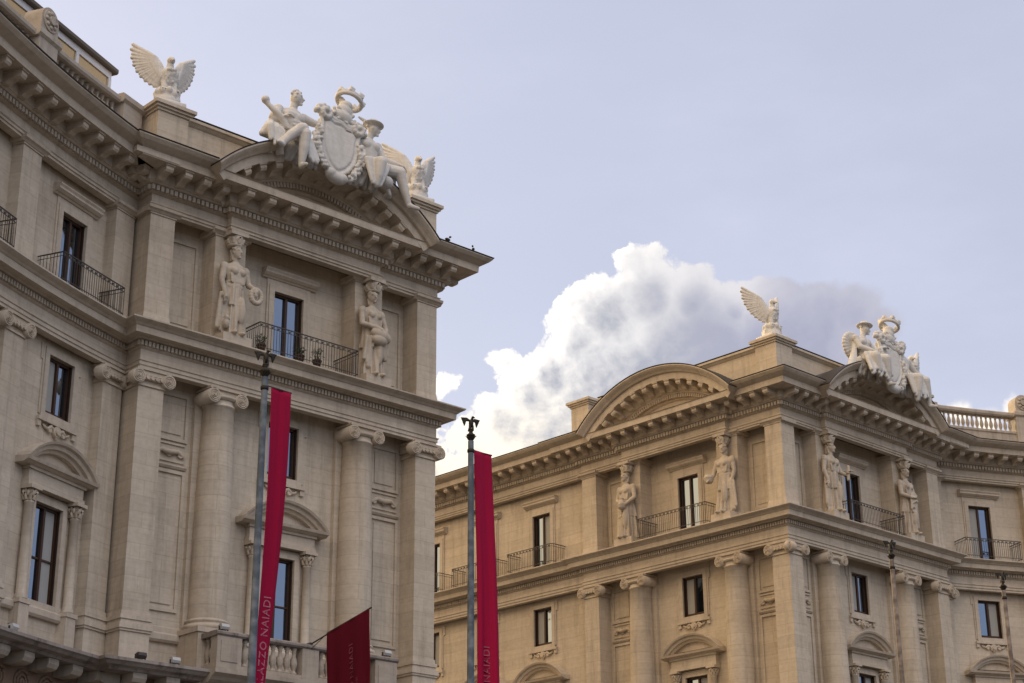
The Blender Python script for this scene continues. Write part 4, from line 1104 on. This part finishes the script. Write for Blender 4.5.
place_caryatid(F_S, -3.3, 'jar', 'draped stone caryatid farthest down the street front, left of its iron balcony')
place_caryatid(F_S, 3.3, 'basket', 'draped stone caryatid with a basket held out, on the street front beside the palace corner')
place_caryatid(F_R, -3.3, 'scroll', 'draped stone caryatid just right of the farther palace corner, left of the balcony')
place_caryatid(F_R, 3.3, 'sheaf', 'draped stone caryatid with folded arms, right of the farther piazza balcony')

# --- roof figures of the nearer palace
def rocks(s, cx, hw):
    R = random.Random(int(cx * 50) + 9)
    for k in range(22):
        x = cx + R.uniform(-hw, hw); s.chain([((x, R.uniform(-.1, .3), -.22), .13), ((x + R.uniform(-.06, .06), R.uniform(.1, .38), -.55), .11), ((x + R.uniform(-.12, .12), R.uniform(.0, .3), -.95), .07)])
    s.ell((cx, -.15, -.55), (hw * .8, .34, .42))
def seated_man():
    s = SC(); o = 0
    s.loft([[(cx + rx * math.cos(2 * PI * k / 28), cd + ry * math.sin(2 * PI * k / 28), z) for k in range(28)] for z, rx, ry, cx, cd in ((-.25, .42, .36, .05, .0), (0, .44, .36, .02, .02), (.25, .36, .27, -.06, .05), (.5, .43, .29, -.14, .04), (.75, .52, .30, -.17, .02), (.92, .46, .24, -.15, 0), (1.03, .2, .17, -.1, 0))])
    for e in (-1, 1): s.ell((-.15 + e * .2, .24, .66), (.22, .12, .17)); s.ell((-.16 + e * .53, 0, .84), (.2, .19, .2))
    for z in (.15, .3, .44): s.ell((-.14 - .02, .30, z), (.11, .05, .06)); s.ell((.02, .30, z), (.11, .05, .06))
    s.cap((-.1, 0, .95), (-.06, .06, 1.25), .15, .14); head(s, (-.03, .1, 1.47), .25, (.75, .65))
    s.chain([((-.70, 0, .82), .19), ((-1.0, .12, .35), .15), ((-.80, .40, .30), .11)]); hand(s, (-.80, .40, .30), (.5, .5, .4), .13, .8)
    s.chain([((.38, 0, .86), .18), ((.75, .12, .76), .14), ((1.08, .16, .80), .11)]); hand(s, (1.08, .16, .80), (1, .1, -.1), .13, .3)
    s.chain([((-1.36, .2, .86), .13), ((-1.28, .25, .72), .09), ((-1.05, .34, .52), .12), ((-.80, .42, .28), .14), ((-.6, .45, .0), .10)]); s.ell((-1.38, .2, .90), (.15, .15, .15))   # club
    s.chain([((.12, .1, -.05), .30), ((-.22, .85, -.08), .22), ((-.30, .88, -.10), .20), ((-.72, .78, -.50), .17), ((-.98, .74, -.86), .12)]); s.cap((-.98, .76, -.90), (-1.26, .92, -.95), .11, .07)
    s.chain([((-.12, .1, -.12), .30), ((-.16, .92, -.28), .22), ((-.17, .88, -.8), .19), ((-.2, .80, -1.42), .11)]); s.cap((-.2, .82, -1.5), (-.22, 1.12, -1.53), .11, .07)
    for k in range(7): s.cap((.2 + .05 * k, .55 - .03 * k, -.15), (.22 + .055 * k, .72, -1.0 - .05 * (k % 3)), .09, .08)      # cloak over the knee
    R = random.Random(2)
    for k in range(7): x = -1.40 + .10 * k; s.chain([((x * .6 - .2, .05, .32), .05), ((x, .50, -.22 + .05 * math.sin(k * 2)), .085 + .02 * (k % 2)), ((x * .92 - .1, .62, -.80 + .12 * math.sin(k * 2.3)), .055)])
    for k in range(9): s.cap((-.55 - .05 * k, -.25, .75 - .06 * k), (-.75 - .07 * k, .0, -.3), .10, .12)
    for k in range(6): s.cap((.35 + .03 * k, -.2, .65 - .07 * k), (.55 + .08 * k, -.1, -.3), .08, .1)
    rocks(s, -.1, 1.0)
    return s.bake('seated_man', M_MARBLE, .024, 0)
def seated_hat(kind):
    s = SC()
    s.loft([[(cx + rx * math.cos(2 * PI * k / 28), cd + ry * math.sin(2 * PI * k / 28), z) for k in range(28)] for z, rx, ry, cx, cd in ((-.25, .44, .38, .0, .0), (0, .44, .36, .0, .02), (.3, .35, .27, -.04, .06), (.6, .42, .28, -.08, .05), (.85, .48, .28, -.08, .03), (1.0, .40, .22, -.06, 0), (1.1, .18, .16, -.02, 0))])
    for e in (-1, 1): s.ell((-.08 + e * .19, .24, .75), (.2, .13, .17)); s.ell((-.08 + e * .48, 0, .92), (.18, .18, .19))
    s.cap((-.04, 0, 1.0), (.04, .08, 1.3), .14, .13); head(s, (.08, .12, 1.48), .235, (.8, .6))
    s.ell((.10, .12, 1.68), (.40, .40, .07), (0, .12, 0)); s.ell((.08, .12, 1.74), (.24, .25, .17))                           # brimmed hat
    if kind == 'hat':
        for e in (-1, 1): s.cap((.08 + e * .2, .05, 1.74), (.0 + e * .38, -.12, 1.94), .09, .04)                          # little wings on the hat
        s.chain([((.42, 0, .92), .17), ((.52, .2, .40), .13), ((1.02, .38, .30), .10)]); hand(s, (1.02, .38, .30), (1, .2, -.1), .12, .6)
        s.chain([((-.54, 0, .92), .17), ((-.70, .1, .5), .13), ((-.85, .2, .75), .10)]); hand(s, (-.85, .2, .75), (-.6, .1, .6), .12, .5)
        s.chain([((.15, .1, -.05), .30), ((.98, .62, -.12), .22), ((1.12, .62, -.55), .18), ((1.38, .66, -1.30), .11)]); s.cap((1.38, .7, -1.36), (1.62, .92, -1.46), .11, .07)
        s.chain([((-.1, .1, -.1), .30), ((-.15, .92, -.2), .23), ((-.22, .9, -.75), .18), ((-.26, .85, -1.1), .12)])
        for k in range(11): s.cap((-.62 + .1 * k, .70, -.02 - .02 * abs(k - 5)), (-.50 + .045 * k, .88, -1.0 - .1 * math.sin(k)), .10, .07)
        s.ell((.38, .6, -.72), (.25, .25, .25))
    else:
        s.chain([((.42, 0, .92), .17), ((.62, .25, .45), .13), ((.95, .4, .70), .10)]); hand(s, (.95, .4, .70), (.8, .2, .3), .12, .5)
        s.chain([((-.54, 0, .92), .17), ((-.58, .25, .42), .13), ((-.2, .6, .25), .10)]); hand(s, (-.2, .6, .25), (.8, .3, -.2), .12, .6)
        s.chain([((.15, .1, -.05), .32), ((.42, .92, -.12), .25), ((.52, .92, -.75), .19), ((.6, .85, -1.25), .11)]); s.cap((.6, .88, -1.3), (.68, 1.12, -1.34), .11, .07)
        s.chain([((-.15, .1, -.05), .32), ((-.35, .88, -.15), .25), ((-.2, .9, -.8), .19)])
        for k in range(15): s.cap((-.65 + .1 * k, .72 - .02 * abs(k - 7), .02 - .05 * abs(k - 7) / 7), (-.85 + .115 * k, .95, -.95 - .16 * math.sin(k * 1.3)), .12, .09)
        for k in range(10): s.cap((-.5 - .02 * k, -.1, .8 - .08 * k), (-.95 - .05 * k, .1, -.5 - .03 * k), .12, .14)
        n = 14                                                                                                              # round cloak billowing behind
        for k in range(n): a = PI * .35 + k * PI * 1.1 / n; s.cap((-.35, -.3, .7), (-.35 + .62 * math.cos(a), -.35, .65 + .62 * math.sin(a)), .12, .12)
    for k in range(8): s.cap((-.5 + .04 * k, -.22, .85 - .05 * k), (-.62 + .1 * k, -.28, -.35), .10, .12)
    rocks(s, .05, .85)
    return s.bake('seated_' + kind, M_MARBLE, .024, 0)
def seated_cloak():
    # muscular seated figure turning away, cloak across the back
    s = SC()
    s.loft([[(cx + rx * math.cos(2 * PI * k / 28), cd + ry * math.sin(2 * PI * k / 28), z) for k in range(28)] for z, rx, ry, cx, cd in ((-.25, .44, .38, .0, .0), (0, .44, .36, .0, .02), (.3, .37, .28, .0, .0), (.6, .45, .3, .02, -.02), (.85, .52, .3, .03, -.03), (1.0, .4, .23, .02, -.02), (1.1, .18, .16, .02, 0))])
    for e in (-1, 1): s.ell((.02 + e * .5, 0, .9), (.2, .19, .21))
    s.cap((0, 0, 1.0), (-.03, .05, 1.3), .15, .14); head(s, (-.05, .08, 1.5), .25, (-.6, .8))
    s.chain([((.52, 0, .9), .18), ((.85, .15, .45), .14), ((1.15, .35, .25), .10)]); hand(s, (1.15, .35, .25), (.7, .4, -.3), .12, .5)
    s.chain([((-.48, 0, .9), .18), ((-.78, .15, .62), .14), ((-1.05, .2, .85), .10)]); hand(s, (-1.05, .2, .85), (-.8, .1, .4), .12, .5)
    s.chain([((.12, .1, -.05), .30), ((.75, .75, -.15), .22), ((.85, .75, -.75), .18), ((.95, .72, -1.35), .11)]); s.cap((.95, .75, -1.4), (1.1, 1.0, -1.44), .11, .07)
    s.chain([((-.12, .1, -.1), .30), ((-.1, .92, -.25), .23), ((-.15, .88, -.9), .18), ((-.18, .8, -1.35), .11)])
    for k in range(12): s.cap((-.5 + .12 * k, .66, .0 - .03 * abs(k - 5)), (-.45 + .1 * k, .85, -1.05 - .12 * math.sin(k * 1.7)), .11, .08)
    for k in range(12): s.cap((.05 + .05 * k, -.28, 1.0 - .06 * k), (.25 + .09 * k, -.2, -.4), .11, .13)
    rocks(s, .1, .85)
    return s.bake('seated_cloak', M_MARBLE, .024, 0)
def shield_mesh():
    s = SC()
    out = [(-.80, .85), (-.62, .98), (-.3, .88), (0, .96), (.3, .88), (.62, .98), (.80, .85), (.74, .4), (.76, 0), (.66, -.45), (.42, -.85), (.18, -1.08), (0, -1.16), (-.18, -1.08), (-.42, -.85), (-.66, -.45), (-.76, 0), (-.74, .4)]
    s.prism(out, -.12, .14); s.prism([(x * .80, z * .82 + .0) for x, z in out], .1, .20)
    n = len(out)
    for k in range(n): a, b = out[k], out[(k + 1) % n]; s.cap((a[0], .14, a[1]), (b[0], .14, b[1]), .07, .07)
    return s.bake('shield', M_MARBLE, .03, 1)
def scroll_mesh():
    s = SC()
    for e in (-1, 1):
        for k in range(14): a = k * .62; r = .30 * (1 - k / 18); s.ell((e * (.72 + r * math.cos(a)), .12 + .02 * k / 3, 1.02 + r * math.sin(a)), (.11, .16, .11), sub=2)
    s.cap((-.6, .05, 1.0), (.6, .05, 1.0), .16, .16); top = s.bake('scroll', M_MARBLE, .03, 1)
    s = SC(); s.ell((0, .12, -1.28), (.42, .20, .20)); s.ell((-.25, .16, -1.22), (.2, .18, .18)); s.ell((.25, .16, -1.22), (.2, .18, .18))
    return top, s.bake('shell', M_MARBLE, .03, 1)
def garland_mesh(e):
    s = SC(); R = random.Random(4 + e)
    for k in range(95):
        f = k / 94; x = e * (.86 + .12 * math.sin(f * PI)) * (1 - .35 * f * f); z = .35 - 1.5 * f
        s.ell((x + R.uniform(-.12, .12), .14 + R.uniform(-.05, .14), z + R.uniform(-.06, .06)), (R.uniform(.05, .09), R.uniform(.05, .09), R.uniform(.06, .12)), sub=2)
    return s.bake('garland', M_MARBLE, .022, 0)
def crown_mesh():
    s = SC()
    s.ell((.08, .0, 1.30), (.46, .30, .30)); s.ell((.16, .02, 1.6), (.33, .26, .28)); s.ell((.20, .04, 1.85), (.26, .24, .2))
    for k in range(22): s.ell((.08 + .47 * math.cos(k * .7), .16 + .02 * (k % 3), 1.32 + .26 * math.sin(k * .7)), (.06, .08, .10), (0, k * .7, 0), sub=2)
    n = 24; c = Vector((.36, 0, 2.18)); T = Matrix.Rotation(.20, 3, 'Y')
    for k in range(n):
        a, b = 2 * PI * k / n, 2 * PI * (k + 1) / n
        p, q = c + T @ Vector((.46 * math.cos(a), .40 * math.sin(a), 0)), c + T @ Vector((.46 * math.cos(b), .40 * math.sin(b), 0))
        s.cap(p, q, .075, .075); s.cap(p + Vector((0, 0, .10)), q + Vector((0, 0, .10)), .06, .06)
    for k in range(7): a = 2 * PI * k / 7 + .3; p = c + T @ Vector((.46 * math.cos(a), .40 * math.sin(a), .18)); s.slab(p, (.20, .16, .18), (0, .2, 0)) ; s.ell(p, (.10, .09, .12), sub=2)
    s.cap((.2, .0, 1.9), (.32, -.3, 2.16), .12, .1); s.cap((.2, 0, 1.9), (.1, -.1, 2.2), .14, .1)
    return s.bake('mural_crown', M_MARBLE, .03, 1)
SHM, SCM, GLM, GRM, CRM = shield_mesh(), scroll_mesh(), garland_mesh(-1), garland_mesh(1), crown_mesh()
def coat_of_arms(F, x, d, z, label):
    W = F.M(x, d, z) @ Matrix.Rotation(.14, 4, 'Y') @ Matrix.Rotation(-.10, 4, 'X') @ Matrix.Scale(1.16, 4)
    o = link('coat_of_arms', SHM, None, W); tag(o, label, 'sculpture', 'stone shields on the pediments')
    link('scroll', SCM[0], o, W); link('shell', SCM[1], o, W); link('garland', GLM, o, W); link('garland', GRM, o, W); link('crown', CRM, o, W)
def statue(mesh, F, x, d, z, label, rot=0.0, sc_=1.1):
    o = link('seated_statue', mesh, None, F.M(x, d, z, rot) @ Matrix.Scale(sc_, 4)); return tag(o, label, 'statue', 'seated figures on the pediments')
coat_of_arms(F_L, .15, 1.7, 33.4, 'carved stone shield topped by a ring-shaped crown on the nearer pediment')
coat_of_arms(F_R, .50, 1.7, 33.4, 'carved stone shield topped by a ring-shaped crown on the farther pediment')
statue(seated_man(), F_L, -1.75, 1.5, 33.3, 'bare-chested seated stone man with a club and crossed leg on the nearer pediment')
statue(seated_hat('hat'), F_L, 1.9, 1.5, 33.25, 'seated stone figure in a winged brimmed hat right of the nearer shield')
statue(seated_hat('robe'), F_R, -1.35, 1.45, 33.3, 'seated stone figure in a brimmed hat and full robe left of the farther shield')
statue(seated_cloak(), F_R, 2.05, 1.5, 33.1, 'seated stone figure with a cloak down its back, right of the farther shield')

# --- eagles
def eagle_parts():
    s = SC()
    s.ell((0, .05, 1.02), (.36, .33, .50), (.25, 0, 0)); s.ell((0, .16, 1.20), (.33, .27, .32)); s.cap((0, .12, 1.35), (0, .14, 1.72), .19, .12); s.ell((0, .18, 1.80), (.155, .20, .165)); s.cap((0, .32, 1.80), (.0, .48, 1.70), .085, .04)
    for e in (-1, 1): s.cap((e * .17, .12, .85), (e * .20, .22, .55), .16, .11); [s.cap((e * .20 + k * .07, .24, .52), (e * .22 + k * .11, .42, .46), .05, .03) for k in (-1, 0, 1)]
    for k in range(5): s.cap(((k - 2) * .05, -.12, .75), ((k - 2) * .12, -.34, .35), .08, .06)
    R = random.Random(5)
    for k in range(60): a = R.uniform(0, 2 * PI); z = R.uniform(.72, 1.35); s.ell((.29 * math.cos(a), .08 + .29 * math.sin(a) + (z - 1) * .25, z), (.07, .05, .09), sub=1)
    body = s.bake('eagle_body', M_MARBLE, .024, 0)
    wings = []
    for e in (-1, 1):
        s = SC(); sh = Vector((e * .24, .06, 1.32))
        sw = math.radians(38); ax = Vector((e * math.cos(sw), -math.sin(sw), 0)); up = Vector((0, 0, 1)); nn = Vector((e * math.sin(sw), math.cos(sw), 0))
        def wp(a, b, c=0): return sh + ax * a + up * b + nn * c
        # arm of the wing climbs to the wrist; feathers fan from the raised tip round to the tail side
        s.chain([(wp(-.05, -.25), .13), (wp(.16, .30), .13), (wp(.34, .62), .10)])
        n = 17
        for row, (ln, rr, off) in enumerate(((1.0, .075, 0.0), (.66, .075, .06), (.36, .07, .10))):
            for k in range(n):
                f = k / (n - 1); b0 = (.36 - .36 * f ** 1.2, .62 - .85 * f)
                ang = math.radians(36 - 98 * f ** .9); L = (1.12 - .70 * f ** .8 + .05 * (k % 2)) * ln
                p0 = wp(b0[0], b0[1], off); p1 = wp(b0[0] + math.cos(ang) * L, b0[1] + math.sin(ang) * L, off * .6)
                s.chain([(p0, rr * 1.25), ((p0 + p1) / 2, rr * 1.4), (p1, rr * 1.0)])
        wings.append(s.bake('eagle_wing', M_MARBLE, .026, 0))
    s = SC(); s.loft([[(r * math.cos(2 * PI * k / 20), r * math.sin(2 * PI * k / 20), z) for k in range(20)] for z, r in ((.0, .55), (.2, .52), (.3, .46), (.45, .44), (.56, .36))])
    R = random.Random(6)
    for k in range(16): a = R.uniform(0, 2 * PI); s.ell((.42 * math.cos(a), .42 * math.sin(a), R.uniform(.18, .5)), (.14, .14, .12), sub=2)
    s.slab((0, 0, -.02), (1.25, 1.25, .22)); rock = s.bake('eagle_rock', M_MARBLE, .03, 1)
    return body, wings, rock
EB, EW, ER = eagle_parts()
def eagle(F, x, d, z, label, rot=0.0, sc_=1.0):
    W = F.M(x, d, z + .20, rot) @ Matrix.Scale(sc_, 4)
    o = link('eagle_statue', EB, None, W); tag(o, label, 'statue', 'stone eagles on the attic pedestals')
    for w in EW: link('wing', w, o, W)
    link('rock_base', ER, o, F.M(x, d, z, rot) @ Matrix.Diagonal((sc_ * .95, sc_ * .95, sc_ * 1.45, 1)))
eagle(F_L, -6.14, -.62, 33.75, 'white stone eagle with raised wing on the left corner pedestal of the nearer palace', rot=-.2)
eagle(F_L, 6.14, -.62, 33.75, 'stone eagle half hidden behind the seated figure in a winged hat', rot=-.2)
eagle(F_R, -6.14, -.70, 33.75, 'stone eagle on the corner pedestal of the farther palace, alone against the cloud', rot=-.12)
eagle(F_R, 6.14, -.62, 33.75, 'small stone eagle behind the cloaked figure at the right of the farther pediment', rot=-.3)

# ------------------------------------------------------------------ flagpoles and banners
def flagpole(x, y, label, m=M_POLE, rot=0.0):
    root = bpy.data.objects.new('flagpole', None); COL.objects.link(root); W = Matrix.Translation((x, y, 0)); root.matrix_world = W; WM[root.name] = W
    tag(root, label, 'flagpole', 'eagle-topped flagpoles in the piazza')
    b = MB(); b.lathe([(.30, 0), (.30, .25), (.22, .35), (.16, .6), (.14, 1.2), (.105, 6), (.088, 12), (.078, 16.34)], 0, 0, 16); link('pole', cached('pole_' + m.name, lambda: b, m), root, W)
    b = MB(); b.lathe([(.08, 16.0), (.10, 16.02), (.10, 16.09), (.08, 16.11)], 0, 0, 14); link('collar', cached('pole_collar', lambda: b, M_BRONZE), root, W)
    b = MB(); b.lathe([(.085, 15.86), (.11, 15.90), (.10, 15.96), (.16, 16.06), (.21, 16.14), (.10, 16.22), (.085, 16.3), (.14, 16.36), (0, 16.38)], 0, 0, 14)
    for k in range(8): a = k * PI / 4; b.tube([(.1 * math.cos(a), .1 * math.sin(a), 15.92), (.17 * math.cos(a), .17 * math.sin(a), 16.05), (.25 * math.cos(a), .25 * math.sin(a), 16.10)], [.035, .04, .02], 6)
    link('capital', cached('pole_capital', lambda: b, M_BRONZE), root, W @ Matrix.Translation((0, 0, 16.34)) @ Matrix.Scale(.6, 4) @ Matrix.Translation((0, 0, -15.86)))
    if 'pole_eagle' not in CACHE:
        s = SC(); s.ell((0, .02, .38), (.12, .12, .22)); s.cap((0, .05, .5), (.05, .08, .66), .07, .06); s.ell((.06, .1, .68), (.07, .075, .065)); s.cap((.1, .13, .68), (.15, .16, .64), .035, .02)
        for e in (-1, 1):
            for k in range(6): f = k / 5; s.chain([((e * .08, 0, .52), .05), ((e * (.22 + .06 * f), -.03, .62 - .10 * f), .05), ((e * (.50 - .16 * f), -.06, .62 - .36 * f), .035)])
            s.cap((e * .08, .03, .25), (e * .09, .06, .08), .06, .045)
        for k in range(3): s.cap(((k - 1) * .04, -.08, .2), ((k - 1) * .07, -.16, .02), .04, .03)
        s.ell((0, .02, .05), (.15, .14, .06)); CACHE['pole_eagle'] = s.bake('pole_eagle', M_BRONZE, .014, 1)
    link('eagle_finial', CACHE['pole_eagle'], root, W @ Matrix.Translation((0, 0, 16.63)) @ Matrix.Rotation(rot, 4, 'Z') @ Matrix.Scale(.55, 4))
    return root
flagpole(-6.04, 40.42, 'grey flagpole with a bronze eagle, nearest and leftmost, carrying a long crimson banner', rot=.5)
flagpole(-1.14, 45.64, 'grey flagpole with a bronze eagle in front of the gap between the palaces', rot=.5)
flagpole(13.03, 59.38, 'slim peeling flagpole standing before the columns of the farther palace', M_POLE2, rot=.5)
flagpole(18.15, 64.26, 'slim peeling flagpole farthest right, before the curved wing of the farther palace', M_POLE2, rot=.5)

def text_mesh(body, size, name):
    cu = bpy.data.curves.new(name, 'FONT'); cu.body = body; cu.size = size; cu.align_x = 'LEFT'; cu.align_y = 'CENTER'; cu.extrude = .0015; cu.space_character = 1.08; cu.resolution_u = 3
    o = bpy.data.objects.new(name, cu); COL.objects.link(o); bpy.context.view_layer.update()
    me = bpy.data.meshes.new_from_object(o.evaluated_get(bpy.context.evaluated_depsgraph_get())); bpy.data.objects.remove(o); me.name = name; return me
def banner(px, py, az, ztop, zbot, wid, label, seed, twist=0.0, gap=.13, letters=(), m=M_BAN, name='banner', slope=0.0):
    # cloth hanging beside a pole: azimuth az of its width, falling straight down with soft folds
    R = random.Random(seed); ph = R.uniform(0, 6); nx, nz = 26, 70
    def at(a, z):                             # a across (m), z height -> world point
        f = (ztop - z) / (ztop - zbot); an = az + twist * f ** 1.5
        sx, sd = a, (.040 * math.sin(a * 11 / wid ** .5 + ph + f * 2.2) + .014 * math.sin(a * 31 + ph * 2 - f * 3)) * min(1, .35 + f * 1.2) + .06 * math.sin(f * 5 + ph)
        return Vector((px + math.sin(an) * (gap + sx) + math.cos(an) * sd, py + math.cos(an) * (gap + sx) - math.sin(an) * sd, z + slope * a))
    b = MB(); rows = []
    for j in range(nz + 1):
        z = ztop + (zbot - ztop) * j / nz; rows.append([at(wid * i / nx, z) for i in range(nx + 1)])
    b.grid(rows, [[(0, 0)] * (nx + 1)] * (nz + 1), True)
    me = b.mesh(name, m); W = Matrix.Translation((px, py, ztop)); me.transform(W.inverted())
    o = tag(link(name, me, None, W), label, 'banner', 'long crimson banners' if m is M_BAN else None)
    md = o.modifiers.new('hem', 'SOLIDIFY'); md.thickness = .006; md.offset = 0
    h = MB(); p0, p1 = at(0, ztop), at(wid, ztop); h.tube([at(-gap, ztop + .0) - W.translation, p0 - W.translation, p1 + (p1 - p0).normalized() * .02 - W.translation], .018, 8); link('arm', h.mesh('banner_arm', M_IRON), o, W)
    for body, size, a0, z0, mm in letters:
        t = text_mesh(body, size, 'lettering')
        for v in t.vertices:                  # letters read upwards
            x, y, zz = v.co; a = a0 - y; q = at(a, z0 + x); n = (at(a + .02, z0 + x) - q); n = Vector((n.y, -n.x, 0)).normalized()
            v.co = q + n * (.008 + zz) - W.translation
        t.materials.clear(); t.materials.append(mm); link('lettering', t, o, W)
    return o

banner(-6.04, 40.42, math.radians(43), 16.12, 6.2, .64, 'long crimson banner with pale lettering hanging from the leftmost flagpole', 1, -.62, .16, [('PALAZZO NAIADI', .27, .33, 8.68, M_LET), ('THE DEDICA ANTHOLOGY', .105, .54, 8.5, M_LET)])
banner(-1.14, 45.64, math.radians(43), 16.12, 6.2, .66, 'long crimson banner on the flagpole in the gap between the palaces', 2, .75, .16, [('PALAZZO NAIADI', .27, .30, 8.45, M_LET2), ('THE DEDICA ANTHOLOGY', .105, .52, 7.9, M_LET2)])
bx_, by_ = F_L.xy(0, 2.35)
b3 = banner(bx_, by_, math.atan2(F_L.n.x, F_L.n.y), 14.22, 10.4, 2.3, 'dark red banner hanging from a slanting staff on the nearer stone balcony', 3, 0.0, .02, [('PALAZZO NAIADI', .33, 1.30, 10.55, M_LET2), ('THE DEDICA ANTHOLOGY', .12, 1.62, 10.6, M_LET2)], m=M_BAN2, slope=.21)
q = MB(); W = F_L.M(0, 2.35, 14.24)
q.tube([(0, 1.15, -.28), (0, -2.36, .50)], .028, 8); q.tube([(0, 1.15, -.5), (0, .2, -.07)], .012, 6); q.cyl_d(0, -.28, .10, -1.2, -1.0, 10)
me = q.mesh('banner_staff', M_IRON); link('staff', me, b3, W)

# ------------------------------------------------------------------ small things
def floodlight(p, label, dark=False):
    root = bpy.data.objects.new('floodlight', None); COL.objects.link(root); W = p @ Matrix.Scale(.78, 4); root.matrix_world = W; WM[root.name] = W
    tag(root, label, 'floodlight', 'floodlights on the ledges')
    b = MB(); b.extrude_x([(-.16, .10), (.12, .10), (.18, .20), (.12, .34), (-.16, .28)], -.2, .2); link('housing', cached('flood_housing_%d' % dark, lambda: b, M_IRON if dark else M_LAMP), root, W)
    b = MB(); b.box(-.23, -.205, -.04, .04, 0, .24); b.box(.205, .23, -.04, .04, 0, .24); b.box(-.23, .23, -.05, .05, 0, .02); link('bracket', cached('flood_bracket', lambda: b, M_IRON), root, W)
    b = MB(); b.box(-.17, .17, -.16, .1, .34, .345); link('lens', cached('flood_lens', lambda: b, M_GLASS), root, W)
floodlight(arc_frame('L', 5.0).M(0, .85, 12.67), 'white floodlight on the sooty ledge at the far left')
floodlight(F_L.M(-6.5, .85, 12.68), 'dark floodlight on the sooty ledge below the corner pilaster', True)
floodlight(F_L.M(-5.2, .85, 12.68), 'white floodlight on the sooty ledge left of the stone balcony')
floodlight(F_L.M(-3.55, 1.17, 13.98), 'white floodlight on the left end of the stone handrail')
floodlight(F_L.M(3.55, 1.17, 13.98), 'white floodlight on the right end of the stone handrail')
def plant(F, x, d, label, seed, h=.5):
    R = random.Random(seed); root = bpy.data.objects.new('potted_plant', None); COL.objects.link(root); W = F.M(x, d, 24.72); root.matrix_world = W; WM[root.name] = W
    tag(root, label, 'plant', 'potted plants on the iron balcony')
    b = MB(); b.lathe([(0, 0), (.12, 0), (.17, .26), (.19, .26), (.19, .31), (.15, .31), (.14, .26), (0, .26)], 0, 0, 14); link('pot', b.mesh('plant_pot', M_TERRA), root, W)
    b = MB()
    for k in range(150):
        a = R.uniform(0, 2 * PI); r = R.uniform(.02, .24); z = .3 + R.uniform(0, h); c = Vector((r * math.cos(a), r * math.sin(a), z)); u = Vector((R.uniform(-1, 1), R.uniform(-1, 1), R.uniform(-.3, 1))).normalized(); v = u.orthogonal().normalized()
        b.quad([c, c + u * .06 + v * .025, c + u * .13, c + u * .06 - v * .025], [(0, 0)] * 4)
    for k in range(7): a = R.uniform(0, 6.3); b.tube([(0, 0, .25), (.1 * math.cos(a), .1 * math.sin(a), .3 + h * .5), (.2 * math.cos(a), .2 * math.sin(a), .3 + h * .9)], .008, 5)
    link('foliage', b.mesh('plant_foliage', M_LEAF), root, W)
plant(F_L, -2.0, .35, 'potted plant at the left end of the nearer attic balcony', 1, .35)
plant(F_L, -.25, .38, 'low potted plant in front of the nearer attic door', 2, .3)
plant(F_L, .55, .38, 'bushy potted plant just right of the nearer attic door', 3, .45)
def bird(F, x, d, z, label, rot):
    s = SC(); s.ell((0, 0, .16), (.07, .15, .08), (.5, 0, 0)); s.ell((0, .12, .27), (.05, .06, .055)); s.cap((0, .17, .27), (0, .22, .26), .018, .008); s.cap((0, -.1, .10), (0, -.26, .02), .04, .025)
    for e in (-1, 1): s.cap((e * .03, .02, .1), (e * .03, .03, 0), .014, .012)
    o = link('perched_bird', s.bake('perched_bird', M_BRONZE, .012, 1), None, F.M(x, d, z, rot) @ Matrix.Scale(.85, 4)); tag(o, label, 'bird', 'birds on the cornice')
bird(F_L, 6.1, 1.5, 31.24, 'dark bird perched on the cornice edge, nearer the pediment', .6)
bird(F_L, 7.5, 1.5, 31.22, 'dark bird perched on the cornice edge near its outer corner', -1.0)
